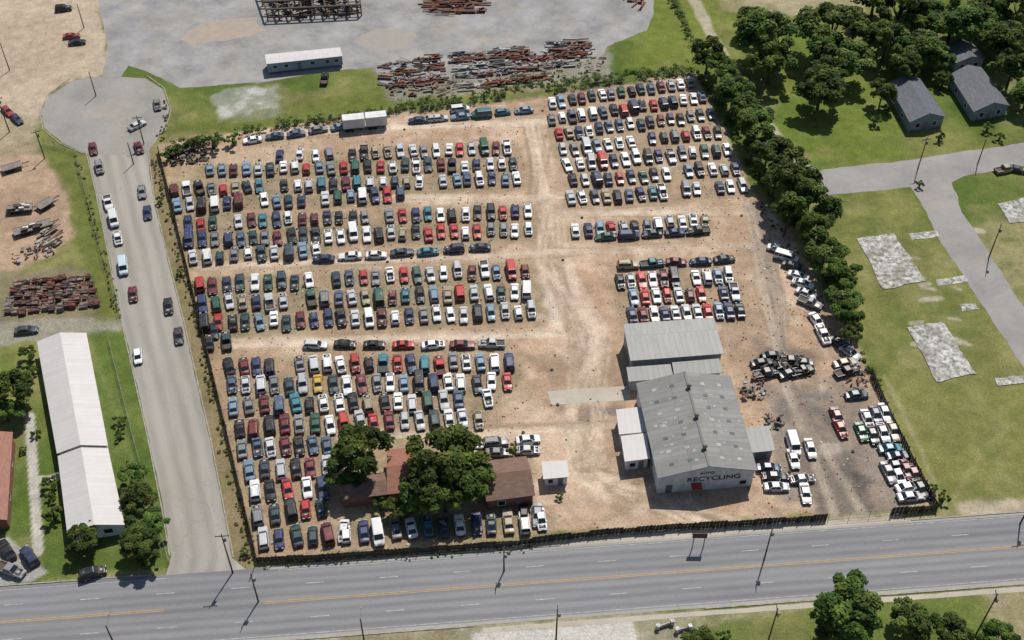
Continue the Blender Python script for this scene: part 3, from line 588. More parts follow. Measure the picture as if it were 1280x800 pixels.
def building(name,eave,ze,zr,roofm,wallm,ridge='fb',inset=.35,z0=0.0,shed=False,zs=None,feat=()):
    par=empty(name)
    if shed: E=[G(p[0],p[1],z) for p,z in zip(eave,zs)]
    else: E=[G(p[0],p[1],ze) for p in eave]
    c=sum(E,Vector())/4; par.location=(c.x,c.y,0); off_=Vector((-c.x,-c.y,0)); E=[e+off_ for e in E]
    fs=[];us=[]
    if shed:
        f,u=slope(E[0],E[1],E[2],E[3]); fs+=f;us+=u
    elif ridge=='fb':
        rf=(E[0]+E[1])/2; rb=(E[2]+E[3])/2; rf.z=zr; rb.z=zr
        f,u=slope(E[3],E[0],rf,rb); fs+=f;us+=u; f,u=slope(E[1],E[2],rb,rf); fs+=f;us+=u
    else:
        rl=(E[0]+E[3])/2; rr=(E[1]+E[2])/2; rl.z=zr; rr.z=zr
        f,u=slope(E[0],E[1],rr,rl); fs+=f;us+=u; f,u=slope(E[2],E[3],rl,rr); fs+=f;us+=u
    link("roof",uvmesh("roof",fs,us,[roofm]),parent=par)
    Wl=[Vector((e.x,e.y,0)) for e in E]
    def ins(i):
        p=Wl[i]; a=(Wl[(i+1)%4]-p).normalized(); b=(Wl[i-1]-p).normalized(); return p+(a+b)*inset
    Wl=[ins(i) for i in range(4)]; mb=MB()
    tz=[e.z-.13 for e in E]
    for i in range(4):
        j=(i+1)%4; a=Wl[i];b=Wl[j]; pts=[(a.x,a.y,z0),(b.x,b.y,z0),(b.x,b.y,tz[j])]
        if not shed and ((ridge=='fb' and i in(0,2)) or (ridge=='lr' and i in(1,3))):
            m=(a+b)/2; pts.append((m.x,m.y,zr-.14))
        pts.append((a.x,a.y,tz[i])); mb.face(pts,0)
    link("walls",mb.mesh("walls",[wallm]),parent=par)
    for side,t,wd,zb,h,m,lab in feat:
        a=Wl[side];b=Wl[(side+1)%4]; d=(b-a).normalized(); n=Vector((d.y,-d.x,0)); p=a.lerp(b,t)+n*.03
        mb=MB(); mb.box((p.x,p.y,zb+h/2),(wd,.06,h),math.atan2(d.y,d.x)); 
        mm=mb.mesh(lab,[m,M_WALLW]); link(lab,mm,parent=par)
        if lab.startswith('window'):
            mb=MB(); p2=p
            for s_ in(-1,1): mb.box((p2.x+d.x*s_*(wd/2+.05),p2.y+d.y*s_*(wd/2+.05),zb+h/2),(.1,.1,h+.2),math.atan2(d.y,d.x))
            for s_ in(0,1): mb.box((p2.x,p2.y,zb+s_*h+(.05 if s_ else -.05)),(wd,.1,.1),math.atan2(d.y,d.x))
            link("window_frame",mb.mesh("window_frame",[M_WALLW]),parent=par)
    return par,Wl,E
wh,Wl,E=building("recycling_warehouse",[(822,598),(947,588),(913,470),(795,479)],4.8,7.0,M_GREYROOF,M_WALLW,feat=[
 (0,.12,1.1,0,2.2,M_DOOR,"door"),(0,.9,1.2,.9,1.0,M_WIN,"window"),(1,.3,4,0,3.4,M_DOOR,"roller_door"),(3,.75,1.2,1.2,1.0,M_WIN,"window"),(3,.5,1.2,1.2,1.0,M_WIN,"window")])
rf=(E[0]+E[1])/2; rb=(E[2]+E[3])/2; rf.z=rb.z=7.0
mb=MB(); d=rb-rf; m=(rf+rb)/2; mb.box((m.x,m.y,7.03),(d.length,.4,.1),math.atan2(d.y,d.x))
link("ridge_cap",mb.mesh("ridge_cap",[M_GREYROOF]),parent=wh)
mb=MB()
for t in(.18,.5,.82):
    p=rf.lerp(rb,t); mb.cyl((p.x,p.y,7.0),(p.x,p.y,7.6),.32,n=12); mb.cyl((p.x,p.y,7.6),(p.x,p.y,7.95),.5,.2,n=12)
link("roof_vents",mb.mesh("roof_vents",[M_GREYROOF]),parent=wh)
M_SKY=mat_noisy("translucent_skylight",(.13,.15,.16),.2,1,.35); M_PATCH=mat_noisy("pale_roof_patch",(.42,.42,.41),.2,1.2,.6)
mb=MB()
for (ea,eb,ra,rbk) in ((E[0],E[3],rf,rb),(E[1],E[2],rf,rb)):
    def rp(tl,ts,w1,h1,mi,dz):
        P=[]
        for (tt,ss) in((tl-w1/2,ts-h1),(tl+w1/2,ts-h1),(tl+w1/2,ts+h1),(tl-w1/2,ts+h1)):
            e=ea.lerp(eb,tt); r_=ra.lerp(rbk,tt); p=e.lerp(r_,ss); P.append((p.x,p.y,p.z+dz))
        if (Vector(P[1])-Vector(P[0])).cross(Vector(P[2])-Vector(P[1])).z<0: P=P[::-1]
        mb.face(P,mi)
    for ts in(.32,.68):
        for k in range(7): rp(.1+k*.13,ts,.03,.045,0 if random.random()<.65 else 1,.03)
    for k in range(16): rp(random.uniform(.05,.9),random.uniform(.08,.85),random.uniform(.008,.025),random.uniform(.015,.04),1,.02)
link("skylights_and_patches",mb.mesh("skylights",[M_SKY,M_PATCH]),parent=wh)
def letters(txt,size,t,z,mat,sx=1):
    a=Wl[0];b=Wl[1]; d=(b-a).normalized(); n=Vector((d.y,-d.x,0)); p=a.lerp(b,t)+n*.05
    c=bpy.data.curves.new("lettering",'FONT'); c.body=txt; c.size=size; c.extrude=.015; c.align_x='CENTER'; c.offset=.015; c.materials.append(mat)
    o=bpy.data.objects.new("lettering",c); scene.collection.objects.link(o); o.parent=wh
    M=Matrix((( d.x*sx,0,n.x,p.x),(d.y*sx,0,n.y,p.y),(0,1,0,z),(0,0,0,1))); o.matrix_local=M
letters("RECYCLING",1.6,.58,2.7,M_LETTER,1.1); letters("AUTO",.9,.5,4.45,M_LETTER)
mb=MB(); a=Wl[0].lerp(Wl[1],.40); d=(Wl[1]-Wl[0]).normalized(); n=Vector((d.y,-d.x,0)); p=a+n*.7
mb.box((p.x,p.y,2.1),(1.8,1.3,.12),math.atan2(d.y,d.x),rx=.15)
for s_ in(-1,1): mb.box((p.x+d.x*.8*s_+n.x*.5,p.y+d.y*.8*s_+n.y*.5,1.0),(.1,.1,2.0))
link("awning",mb.mesh("awning",[M_RED]),parent=wh)
building("rear_workshop",[(788,451),(905,442),(892,397),(779,405)],0,0,M_LIGHTROOF,M_WALLG,shed=True,zs=(4.4,4.4,5.2,5.2),feat=[(3,.5,4,0,3.3,M_DOOR,"roller_door")])
building("connecting_shed",[(786,477),(842,472),(838,455),(783,459)],0,0,M_LIGHTROOF,M_WALLG,shed=True,zs=(3.2,3.2,3.8,3.8))
building("connecting_shed",[(843,470),(903,466),(899,448),(840,453)],0,0,M_LIGHTROOF,M_WALLG,shed=True,zs=(3.4,3.4,4.1,4.1))
building("lean_to_shed",[(774,543),(808,540),(803,508),(770,512)],0,0,M_WHITEROOF,M_WALLW,shed=True,zs=(2.9,2.9,3.3,3.3),feat=[(3,.5,1,1,1,M_WIN,"window")])
building("lean_to_shed",[(781,577),(813,573),(808,541),(776,545)],0,0,M_WHITEROOF,M_WALLW,shed=True,zs=(3.0,3.0,3.3,3.3),feat=[(0,.3,1,.9,1.0,M_WIN,"window"),(0,.7,.9,0,2.1,M_DOOR,"door")])
building("storage_shed",[(938,566),(969,563),(961,532),(931,535)],0,0,M_LIGHTROOF,M_WALLG,shed=True,zs=(2.7,2.7,3.0,3.0),feat=[(0,.5,2,0,2.1,M_DOOR,"door")])
building("white_office_shed",[(679,599),(712,596),(709,575),(677,577)],0,0,M_WHITEROOF,M_WALLW,shed=True,zs=(2.6,2.6,2.8,2.8),feat=[(0,.25,.8,.9,1,M_WIN,"window"),(0,.7,.9,0,2.1,M_DOOR,"door")])
building("brown_roof_house",[(608,627),(669,619),(658,570),(598,577)],2.9,4.6,M_BROWNSH,M_BRICK,ridge='lr',feat=[(0,.3,1.2,.9,1.2,M_WIN,"window"),(0,.7,.9,0,2.1,M_DOOR,"door"),(1,.5,1.2,.9,1.2,M_WIN,"window")])
building("red_roof_house",[(484,618),(530,613),(524,558),(484,562)],2.9,4.4,M_REDSH,M_BRICK,ridge='lr',feat=[(0,.5,1.2,.9,1.2,M_WIN,"window")])
building("porch_shed",[(425,625),(485,618),(482,590),(425,597)],2.7,3.6,M_BROWNSH,M_BRICK,ridge='lr')
wf=[(1,t,1.1,1.0,1.2,M_WIN,"window") for t in(.1,.25,.4,.6,.75,.9)]+[(3,t,1.1,1.0,1.2,M_WIN,"window") for t in(.2,.4,.6,.8)]
building("long_white_building",[(71,567),(135,557),(108,416),(46,427)],3.0,4.3,M_WHITEROOF,M_WALLW,feat=wf)
building("long_white_building",[(84,667),(156,656),(135,560),(72,570)],2.9,4.2,M_WHITEROOF,M_WALLW,feat=wf+[(0,.3,1,0,2.1,M_DOOR,"door"),(0,.7,1.4,1,1.1,M_WIN,"window")])
building("red_roof_house",[(-60,655),(9,650),(16,540),(-50,548)],2.8,4.2,M_REDSH,M_BRICK,feat=[(1,.3,1.2,1,1.1,M_WIN,"window"),(1,.7,1.2,1,1.1,M_WIN,"window")])
hf=[(0,.25,1.1,.9,1.2,M_WIN,"window"),(0,.75,1.1,.9,1.2,M_WIN,"window"),(0,.5,.9,0,2.1,M_DOOR,"door"),(1,.3,1.1,.9,1.2,M_WIN,"window"),(3,.3,1.1,.9,1.2,M_WIN,"window"),(3,.7,1.1,.9,1.2,M_WIN,"window")]
building("blue_cottage",[(1137,153),(1183,146),(1150,98),(1110,104)],3.0,4.8,M_DARKSH,M_WALLB,feat=hf)
building("blue_cottage",[(1217,140),(1263,132),(1227,84),(1187,93)],3.0,4.8,M_DARKSH,M_WALLB,feat=hf)
building("grey_cottage",[(1195,79),(1232,74),(1215,52),(1182,56)],3.0,4.4,M_DARKSH,M_WALLG,feat=hf)
building("mobile_office_trailer",[(333,80),(428,70),(425,59),(331,68)],3.2,3.35,M_WHITEROOF,mat_noisy("trailer_siding",(.3,.38,.47),.2,1),ridge='lr',inset=.1,z0=.6,feat=[(0,t,1.0,1.6,.9,M_WIN,"window") for t in(.1,.25,.6,.8,.92)]+[(0,.42,.9,.7,2,M_DOOR,"door")])

# ------------------------------------------------------------------ fences
M_FENCE=mat_noisy("weathered_sheet_fence",(.085,.078,.068),.4,1.2,.8,c2=(.035,.033,.03))
M_FENCE2=mat_noisy("brown_fence",(.12,.085,.06),.3,1.2,.85)
M_WIRE=mat_noisy("galvanised_wire",(.25,.25,.24),.2,3,.6)
def fence(name,pts,h,mat,panel=2.4):
    P=[G(*p) for p in pts]; mb=MB()
    for i in range(len(P)-1):
        a=P[i];b=P[i+1];L=(b-a).length;n=max(1,int(L/panel)); d=(b-a).normalized(); nn=Vector((-d.y,d.x,0)); ang=math.atan2(d.y,d.x)
        for k in range(n):
            c=a+(b-a)*((k+.5)/n); hh=h+random.uniform(-.2,.2); pl=L/n; tilt=random.gauss(0,.05)
            m_=8
            for j in range(m_):
                cc=c+d*((j+.5)/m_-.5)*pl+nn*(.03 if j%2 else -.03)
                mb.box((cc.x,cc.y,hh/2+random.uniform(-.06,.06)),(pl/m_*.98,.03,hh),ang,rx=tilt)
            pp=a+(b-a)*(k/n)-nn*.12; mb.box((pp.x,pp.y,(h+.3)/2),(.12,.12,h+.3),ang,mat=1)
        for zz in(.5,h-.4): c=(a+b)/2-nn*.08; mb.box((c.x,c.y,zz),(L,.05,.1),ang,mat=1)
    link(name,mb.mesh(name,[mat,M_DARKSTEEL]))
fence("sheet_metal_fence",[(322,703),(400,700),(450,696),(560,688),(640,683),(690,676),(760,668),(868,660),(872,661),(1033,650)],1.65,M_FENCE)
fence("sheet_metal_fence",[(1113,643),(1170,638)],1.8,M_FENCE)
fence("sheet_metal_fence",[(1170,638),(1120,540),(1088,470)],1.8,M_FENCE)
fence("board_fence",[(199,190),(222,285),(262,450),(300,610),(322,703)],1.7,M_FENCE2)
def chain(name,pts,h=1.8):
    P=[G(*p) for p in pts]; mb=MB()
    for i in range(len(P)-1):
        a=P[i];b=P[i+1];L=(b-a).length;n=max(1,int(L/3))
        for k in range(n+1): p=a.lerp(b,k/n); mb.cyl((p.x,p.y,0),(p.x,p.y,h),.04,n=5)
        for zz in(h,h*.5,.1): mb.cyl((a.x,a.y,zz),(b.x,b.y,zz),.02,n=4)
        for k in range(int(L/.5)):
            p=a.lerp(b,k*.5/L); q_=a.lerp(b,min(1,(k+3)*.5/L)); mb.cyl((p.x,p.y,.1),(q_.x,q_.y,h),.008,n=3); mb.cyl((p.x,p.y,h),(q_.x,q_.y,.1),.008,n=3)
    link(name,mb.mesh(name,[M_WIRE]))
chain("chain_link_fence",[(1035,650),(1112,644)]); chain("chain_link_fence",[(55,180),(95,192),(120,290),(150,395)]); chain("chain_link_fence",[(345,160),(480,146),(640,126),(868,92)])
chain("chain_link_fence",[(136,425),(170,560),(212,705)],1.3)

# ------------------------------------------------------------------ poles
M_WOOD=mat_noisy("pole_wood",(.09,.07,.055),.3,4,.9)
def pole(u,v_,h=9.5,arm=True,name="utility_pole",lamp=False,ang=0):
    p=G(u,v_); mb=MB(); mb.cyl((0,0,0),(0,0,h),.15,.09,8)
    if arm:
        mb.box((0,0,h-.6),(2.2,.11,.11),ang); 
        for x in(-1.0,-.4,.4,1.0): mb.cyl((x*math.cos(ang),x*math.sin(ang),h-.55),(x*math.cos(ang),x*math.sin(ang),h-.3),.05,n=5,mat=1)
        mb.cyl((.3,0,h-1.9),(.3,0,h-1.1),.25,n=8,mat=1)
    if lamp:
        mb.cyl((0,0,h-.4),(0,1.8,h+.1),.05,n=5,mat=1); mb.box((0,2.1,h+.1),(.3,.8,.14),mat=1)
    link(name,mb.mesh(name,[M_WOOD,M_WIRE]),p)
pole(323,752,8,ang=1.4); pole(291,716,11,ang=.1); pole(630,714,6,ang=1.5); pole(695,800,9,ang=1.5); pole(146,812,7,False,"street_lamp",True); pole(457,812,9,False,"street_lamp",True)
pole(955,700,9,ang=1.4); pole(957,812,12,ang=1.5); pole(1212,808,15,ang=1.4); pole(1147,212,9,ang=.3); pole(1236,322,9,ang=1.2); pole(56,198,8,ang=.5); pole(180,180,8,ang=.2); pole(12,165,10,ang=.3); pole(120,120,7,False); pole(12,88,8,False); pole(1275,655,8,ang=.2); pole(1222,205,7,False)
pole(105,35,7,False); pole(167,205,6,False)
mb=MB()
for x in(-.9,.9): mb.cyl((x,0,0),(x,0,4),.09,n=6,mat=1)
mb.box((0,0,3.6),(2.4,.2,1.2),mat=0); link("roadside_sign",mb.mesh("roadside_sign",[M_DARKSTEEL,M_WIRE]),G(872,685))

# ------------------------------------------------------------------ scrap
M_SCRAP=mat_attr("scrap_metal",.75,.7,1.5)
RC=[(.17,.065,.04),(.21,.1,.065),(.11,.055,.042),(.3,.29,.28),(.12,.12,.12),(.42,.41,.39),(.1,.11,.12),(.28,.2,.15),(.2,.19,.18)]
def scrap(name,pts,n,ls,ang=None,aj=.1,th=.25,zmax=1.0,cols=RC):
    P=[G(*p) for p in pts]; mb=MB()
    for k in range(n):
        a,b=random.random(),random.random(); p=(P[0].lerp(P[1],a)).lerp(P[3].lerp(P[2],a),b)
        an=(ang if ang is not None else random.uniform(0,3.14))+random.gauss(0,aj); L=random.uniform(*ls); z=random.uniform(.1,zmax)*random.random()+.12
        c=random.choice(cols); k_=random.random()
        if k_<.5: mb.box((p.x,p.y,z),(L,random.uniform(.5,1.4)*th*2,random.uniform(.1,.3)),an,col=c,rx=random.gauss(0,.05),ry=random.gauss(0,.03))
        elif k_<.8:
            d=Vector((math.cos(an),math.sin(an),0))*L/2; r_=random.uniform(.06,.2); mb.cyl(p-d+Vector((0,0,z+r_)),p+d+Vector((0,0,z+r_+random.gauss(0,.08))),r_,n=7,col=c)
        else:
            mb.box((p.x,p.y,z),(L*.5,L*.35,.08),an,col=c,rx=random.gauss(0,.15)); mb.box((p.x,p.y,z+.3),(L*.3,.3,.4),an+.5,col=c)
    link(name,mb.mesh(name,[M_SCRAP]))
scrap("scrap_steel_rows",[(484,126),(560,118),(550,68),(472,80)],75,(1.2,4),.1,.3)
for (u0,v0,u1,v1) in [(565,72,735,52),(568,78,738,59),(570,86,740,67),(575,97,742,78),(580,110,690,96),(490,92,555,84),(492,108,560,100),(486,80,552,73)]:
    nseg=int((u1-u0)/22)
    for k in range(nseg):
        if random.random()<.1: continue
        a0=u0+(u1-u0)*k/nseg; a1=u0+(u1-u0)*(k+.8)/nseg; b0=v0+(v1-v0)*k/nseg; b1=v0+(v1-v0)*(k+.8)/nseg
        cset=random.choice([RC[:3],RC[:3],RC[:2],RC[3:6],RC[4:8],[RC[8],RC[0]]])
        scrap("steel_beam_stack",[(a0,b0+3),(a1,b1+3),(a1,b1-3),(a0,b0-3)],14,(2,4.4),.12,.07,zmax=.9,cols=cset)
scrap("scrap_pile",[(500,120),(760,90),(752,60),(490,80)],170,(.4,1.8),.12,.7,cols=RC)
scrap("steel_beam_stack",[(540,20),(605,18),(600,-8),(535,-5)],60,(4,8),.02,.05,cols=RC[:3])
scrap("steel_beam_stack",[(780,-5),(800,15),(808,5),(790,-15)],20,(2,5),1.2,cols=RC[:3])
scrap("scrap_pile",[(948,472),(1014,470),(1008,446),(948,449)],80,(.5,2.0),None,zmax=1.6,cols=[(.03,.03,.03),(.06,.045,.04),(.1,.075,.06),(.17,.165,.16)])
scrap("scrap_pile",[(1066,490),(1088,484),(1072,455),(1052,456)],28,(.5,1.8),None,cols=RC); scrap("scrap_pile",[(928,500),(960,498),(955,470),(925,474)],40,(.4,1.5),None)
scrap("tyre_and_scrap_pile",[(212,208),(262,203),(258,182),(208,188)],140,(.5,1.4),None,zmax=1.6,cols=[(.02,.02,.02),(.05,.05,.05),(.2,.2,.2),(.1,.07,.05)])
scrap("scrap_pile",[(960,540),(980,535),(975,520),(955,522)],30,(.4,1.1),None)
scrap("lumber_pile",[(48,312),(75,306),(70,285),(55,288)],34,(2,4),.9,.1,cols=[(.3,.25,.2),(.4,.36,.3),(.15,.1,.07)])
scrap("scrap_pile",[(20,330),(70,318),(60,305),(10,318)],30,(.4,1.5),None)
mb=MB()
for k in range(5):
    a=G(6+k*3,392-k*9); b=G(124-k*3,381-k*8); d=b-a; n=13
    for j in range(n):
        c=a+d*((j+.5)/n)+Vector((random.gauss(0,.25),random.gauss(0,.25),0)); hh=random.uniform(.4,1.2)
        col=random.choice([(.17,.06,.045),(.2,.075,.055),(.12,.05,.04),(.24,.17,.14),(.19,.11,.09),(.09,.055,.05),(.2,.17,.155)])
        mb.box((c.x,c.y,hh/2),(d.length/n*random.uniform(.7,1.15),random.uniform(1.0,2.0),hh),math.atan2(d.y,d.x)+random.gauss(0,.09),col=col,rx=random.gauss(0,.06))
        for i in range(2): mb.cyl((c.x-1,c.y+random.uniform(-.7,.7),hh+.08),(c.x+1.2,c.y+random.uniform(-.7,.7),hh+.1),.06,n=5,col=random.choice(RC[:3]+RC[6:]))
link("rusty_scrap_stack",mb.mesh("rusty_scrap_stack",[M_SCRAP]))
mb=MB(); P=[G(335,26),G(452,20),G(448,-18),G(322,-12)]
nb=8
for i in range(nb+1):
    t=i/nb; a=P[0].lerp(P[1],t); b=P[3].lerp(P[2],t)
    for p in(a,b,a.lerp(b,.5)): mb.box((p.x,p.y,1.5),(.3,.3,3))
    d=b-a; c=(a+b)/2; mb.box((c.x,c.y,3.1),(d.length,.45,.3),math.atan2(d.y,d.x))
for t in(0,.25,.5,.75,1):
    a=P[0].lerp(P[3],t);b=P[1].lerp(P[2],t); d=b-a;c=(a+b)/2; mb.box((c.x,c.y,3.4),(d.length,.6,.3),math.atan2(d.y,d.x)); 
    if t in(0,.5): mb.box((c.x,c.y,1.0),(d.length,.3,.4),math.atan2(d.y,d.x))
link("steel_frame_structure",mb.mesh("steel_frame_structure",[M_DARKSTEEL]))
scrap("scrap_pile",[(340,24),(445,18),(440,-5),(335,0)],160,(1,5),.05,.5,zmax=2,cols=RC[2:5]+[(.03,.03,.03)]*4)
M_DECK=mat_noisy("trailer_deck",(.28,.25,.22),.3,1.5,.8)
def flatbed(u,v_,du,dv,L=6.5,cargo=True):
    mb=MB(); mb.box((0,0,.95),(2.3,L,.16),mat=0); mb.box((0,0,.8),(.8,L,.2),mat=1)
    mb.box((0,L/2+.8,.85),(.14,1.8,.14),mat=1)
    for sx in(-1,1):
        mb.box((sx*1.17,0,.97),(.08,L,.2),mat=1)
        for y in(-L*.28,-L*.28+1): mb.cyl((sx*.85,y,.42),(sx*1.14,y,.42),.42,n=12,mat=2)
    if cargo:
        for k in range(9): mb.box((random.uniform(-.7,.7),random.uniform(-L*.35,L*.35),1.2+random.random()*.3),(random.uniform(.3,.9),random.uniform(.6,2),random.uniform(.1,.5)),random.uniform(-.2,.2),mat=random.choice([0,1,3]))
    link("flatbed_trailer",mb.mesh("flatbed_trailer",[M_DECK,M_DARKSTEEL,M_TYRE,M_WHITEMETAL]),G(u,v_),imgdir(u,v_,du,dv))
flatbed(16,212,10,-3,4.5,False); flatbed(26,264,10,-1,5.5); flatbed(58,258,10,-6,4,False); flatbed(42,288,10,-3,8)
mb=MB(); n=0
while n<2200:
    p=Vector((random.uniform(-85,75),random.uniform(-60,80),0))
    if not inside(p,YP): continue
    if p.x>3 and p.x<40 and random.random()<.85: continue
    n+=1; c=random.choice([(.4,.4,.4),(.62,.62,.6),(.1,.1,.1),(.14,.1,.08),(.2,.15,.1),(.25,.17,.12),(.25,.06,.05),(.12,.15,.22)])
    mb.box((p.x,p.y,.05),(random.uniform(.1,.42),random.uniform(.08,.3),random.uniform(.05,.2)),random.uniform(0,3),col=c,rx=random.gauss(0,.2))
for k in range(50):
    p=Vector((random.uniform(-85,75),random.uniform(-60,80),0))
    if inside(p,YP): mb.cyl((p.x,p.y,.0),(p.x,p.y,.2),.3,n=10,col=(.04,.04,.04))
link("yard_debris",mb.mesh("yard_debris",[M_SCRAP]))
mb=MB()
for i,(u,v_) in enumerate([(822,786),(840,780),(846,790),(862,786)]):
    p=G(u,v_); hh=1.0; mb.box((p.x,p.y,hh/2),(.5,.5,hh),.2,col=(.5,.48,.44)); mb.box((p.x,p.y,hh+.05),(.62,.62,.1),.2,col=(.55,.53,.5))
for a,b in(((822,786),(840,780)),((846,790),(862,786))):
    a=G(*a);b=G(*b);d=b-a; mb.box(((a.x+b.x)/2,(a.y+b.y)/2,.45),(d.length,.2,.7),math.atan2(d.y,d.x),col=(.42,.38,.33))
link("concrete_wall",mb.mesh("concrete_wall",[M_SCRAP]))

# ------------------------------------------------------------------ vegetation
q=NM("leaves"); at=q.new('ShaderNodeAttribute',attribute_name='Col'); oi=q.new('ShaderNodeObjectInfo')
hs=q.new('ShaderNodeHueSaturation'); q.l(at.outputs['Color'],hs.inputs['Color']); q.l(q.math('ADD',q.math('MULTIPLY',oi.outputs['Random'],.5),.8),hs.inputs['Value'])
q.l(q.math('ADD',q.math('MULTIPLY',oi.outputs['Random'],.03),.48),hs.inputs['Hue']); q.base(hs.outputs[0]); q.rough(.65); q.p.inputs['Specular IOR Level'].default_value=.15
tr=q.new('ShaderNodeBsdfTranslucent'); q.l(hs.outputs[0],tr.inputs[0]); mx=q.new('ShaderNodeMixShader'); mx.inputs[0].default_value=.3
out=q.n['Material Output']; q.l(q.p.outputs[0],mx.inputs[1]); q.l(tr.outputs[0],mx.inputs[2]); q.l(mx.outputs[0],out.inputs[0]); M_LEAF=q.m
M_BARK=mat_noisy("bark",(.1,.08,.06),.3,3,.95)
def leaf_quads(cen,rad,n,size,rg,base,flat=.8):
    d=rg.normal(size=(n,3)); d/=np.linalg.norm(d,axis=1)[:,None]; d[:,2]=np.where(d[:,2]<-.3,-d[:,2],d[:,2])
    r=rad*(rg.random(n)**.35)[:,None]; p=cen+d*r*np.array([1,1,flat])
    nrm=d*.8+rg.normal(size=(n,3))*.4; nrm[:,2]+=.75; nrm/=np.linalg.norm(nrm,axis=1)[:,None]
    t=np.cross(nrm,rg.normal(size=(n,3))); t/=np.linalg.norm(t,axis=1)[:,None]; b=np.cross(nrm,t)
    s=(size*(.6+.8*rg.random(n)))[:,None]; t=t*s; b=b*s*.7
    Q=np.stack([p-t,p-b*.9,p+t,p+b*.9],1); col=np.array(base)[None]*(.7+.6*rg.random((n,1)))
    return Q,col
def build_leaves(name,Qs,Cs,mb):
    Q=np.concatenate(Qs); c=np.concatenate(Cs); n0=len(mb.v); v=mb.v+[tuple(x) for x in Q.reshape(-1,3)]
    f=mb.f+[(n0+4*i,n0+4*i+1,n0+4*i+2,n0+4*i+3) for i in range(len(Q))]; m=mb.m+[1]*len(Q)
    me=bpy.data.meshes.new(name); me.from_pydata(v,[],f); me.materials.append(M_BARK); me.materials.append(M_LEAF); me.polygons.foreach_set('material_index',m)
    a=me.attributes.new('Col','FLOAT_COLOR','FACE'); cc=np.ones((len(f),4),np.float32); cc[len(mb.f):,:3]=c; a.data.foreach_set('color',cc.ravel()); return me
GREENS=[(.080,.130,.024),(.066,.110,.022),(.10,.145,.028),(.055,.098,.022),(.115,.15,.035)]
def tree_mesh(seed,Rr=5.0,Ht=9.0,nc=36,nl=140,size=.33):
    rg=np.random.default_rng(seed); mb=MB()
    mb.cyl((0,0,0),(.1,.1,Ht*.35),.34,.24,8); mb.cyl((.1,.1,Ht*.35),(0,.1,Ht*.7),.24,.1,7)
    Qs=[];Cs=[]; lob=rg.random(6)*.5+.68
    for k in range(nc):
        az=rg.random()*2*math.pi; el=math.asin(min(1,rg.random()*1.25-.3)); rr=(.3+.68*rg.random()**.5)
        L=lob[int(az/(2*math.pi)*6)%6]
        c=np.array([math.cos(az)*math.cos(el)*Rr*rr*L,math.sin(az)*math.cos(el)*Rr*rr*L,Ht*.58+math.sin(el)*Ht*.33*rr])
        if k%4==0: mb.cyl((.05,.1,Ht*(.25+.04*(k%5))),tuple(c),.11,.03,5)
        b=GREENS[rg.integers(5)]; kk=.7+.6*rg.random()
        Q,cl=leaf_quads(c,Rr*(.16+.15*rg.random()),nl,size,rg,[x*kk for x in b]); Qs.append(Q);Cs.append(cl)
    return build_leaves("tree",Qs,Cs,mb)
TREES=[tree_mesh(100+i,5,8.5+(i%3)*.8) for i in range(8)]
BUSH=[tree_mesh(200+i,1.6,2.6,12,90,.17) for i in range(3)]
def tree(u,v_,dpx,name="broadleaf_tree",k=1.0):
    z=4.5 if name!="shrub" else 1.2
    for _ in range(2):
        s_=(F*math.sin(TH)+(v_-400)*math.cos(TH))/(H-z); r_=dpx/2/s_; z=r_*.95*k
    p=G(u,v_,z)
    ms=TREES if name!="shrub" else BUSH; r0=5.0*.93 if name!="shrub" else 1.6
    sc=r_/r0
    link(name,random.choice(ms),(p.x,p.y,0),random.uniform(0,6.28),(sc,sc,sc*random.uniform(.9,1.25)))
for t in [(885,74,46),(903,96,40),(917,116,48),(931,138,40),(945,160,54),(960,188,42),(972,204,56),(968,230,38),(994,242,66),(1008,268,58),(984,278,40),(1018,294,48),(1030,324,54),(1048,347,42),(1053,374,46),(1060,399,36),(1066,419,28),(940,190,26),(1036,350,26),
 (955,48,74),(962,84,50),(942,30,40),(1040,40,76),(1055,78,62),(1027,112,64),(1020,68,50),(1070,30,50),(1125,18,72),(1108,55,54),(1150,60,60),(1160,25,60),(1192,28,74),(1212,8,64),(1255,50,64),(1272,20,60),(1240,30,50),(1265,90,50),(1102,122,32),(1172,75,40),(1130,90,40),(1230,-10,70),(1095,-5,60),(1150,-10,60),(1285,120,44),(1180,100,22),(1255,-15,60),
 (450,570,74),(432,590,44),(560,585,84),(535,600,62),(588,600,64),(556,622,60),(520,625,46),(500,640,34),(578,562,46),
 (18,490,54),(5,515,40),(165,600,38),(174,626,44),(182,655,48),(176,684,50),(160,640,30),(104,676,42),(185,700,26),(1057,772,84),(1040,790,50),(1137,772,50),(1182,798,52),(1150,790,30),(1245,802,44),(875,812,50)]: tree(*t)
for t in [(149,526,18),(150,545,14),(165,580,16),(63,602,24),(66,620,16),(66,642,24),(45,540,14),(35,440,26),(40,462,16),(100,505,10),(28,562,12),(475,628,22),(640,560,14),(700,620,12),(1110,135,16),(1150,230,12),(1095,150,18),(1175,170,14),(1235,158,16),(1250,170,14),(905,795,20),(200,250,12),(225,340,12),(305,690,14),(1180,622,16),(1165,610,16),(210,190,20),(225,186,18),(240,180,22),(265,176,24),(290,175,20)]: tree(*t,name="shrub")
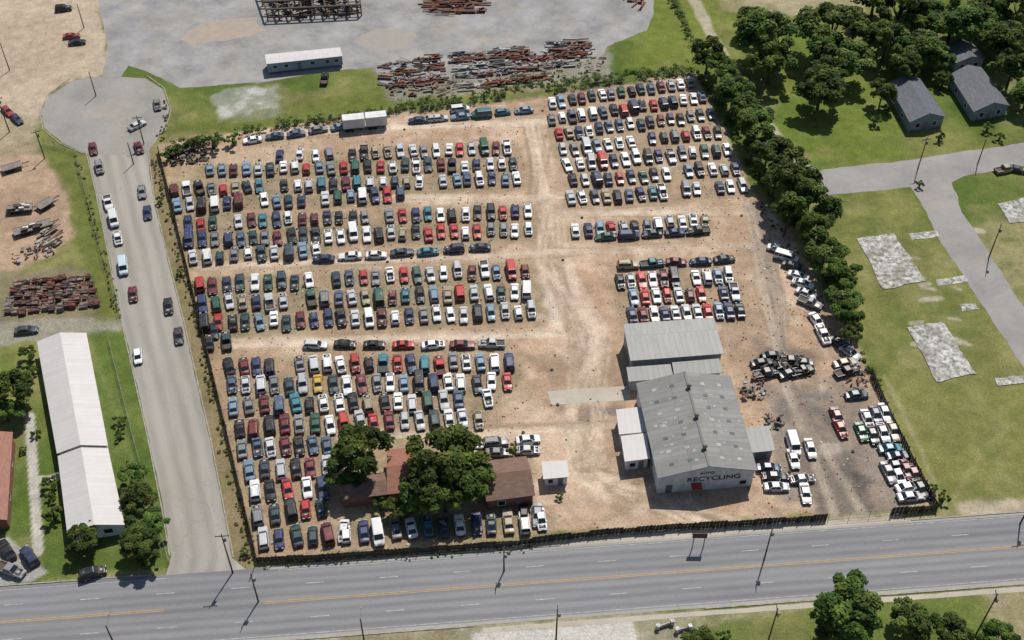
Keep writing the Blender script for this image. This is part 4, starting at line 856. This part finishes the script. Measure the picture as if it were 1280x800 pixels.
def hedge(name,pts,wd,ht,dens,size=.2,jitter=.5,cols=GREENS):
    rg=np.random.default_rng(len(bpy.data.objects)); P=[G(*p) for p in pts]; Qs=[];Cs=[]
    for i in range(len(P)-1):
        a=P[i];b=P[i+1];L=(b-a).length;n=int(L*dens)
        for k in range(n):
            p=a.lerp(b,rg.random()); o=(rg.random()-.5)*wd; r_=.4+.5*rg.random()
            g=vnoise(np.array([p.x]),np.array([p.y]),6,9)[0]
            if g<.25: continue
            hh=ht*(.3+.9*g)
            Q,c=leaf_quads(np.array([p.x+rg.normal()*jitter,p.y+o,hh*rg.random()]),r_*min(1,ht/1.2),28,size,rg,cols[rg.integers(len(cols))]); Qs.append(Q);Cs.append(c)
    link(name,build_leaves(name,Qs,Cs,MB()))
hedge("hedge",[(210,186),(345,160),(430,148),(500,138),(640,121),(760,103),(868,90)],2.4,1.9,3.2)
hedge("hedge",[(870,92),(905,140),(935,200),(965,260)],3,1.4,1.6); hedge("hedge",[(500,132),(640,112),(760,95),(860,84)],2.4,1.4,1.8)
hedge("hedge",[(1005,310),(1040,360),(1070,420),(1095,480)],3,1.3,1.6)
hedge("hedge",[(840,0),(858,40),(876,72)],2,1.8,2.0)
WG=[(.12,.135,.04),(.15,.14,.055),(.10,.12,.035),(.19,.16,.085)]
hedge("weeds",[(192,200),(215,290),(255,450),(293,610),(314,700)],2.5,.5,1.8,.14,.4,WG); hedge("weeds",[(330,708),(450,700),(640,688),(690,683)],1.5,.35,1.2,.12,.3,WG)
for s_ in [((262,216),(640,206)),((240,290),(655,275)),((255,368),(655,350)),((258,390),(655,376)),((290,470),(620,465))]: hedge("weeds",list(s_),3,.3,.6,.12,.8,WG)
hedge("weeds",[(95,195),(120,290),(150,398)],2,.5,1.2,.14,.4,WG); hedge("weeds",[(940,250),(990,310),(1030,390)],2.5,.6,1.2,.14,.6,WG)
hedge("weeds",[(205,118),(208,150),(200,180)],1.5,.5,1.5,.14,.4,WG)
print("OBJECTS",len(bpy.data.objects))
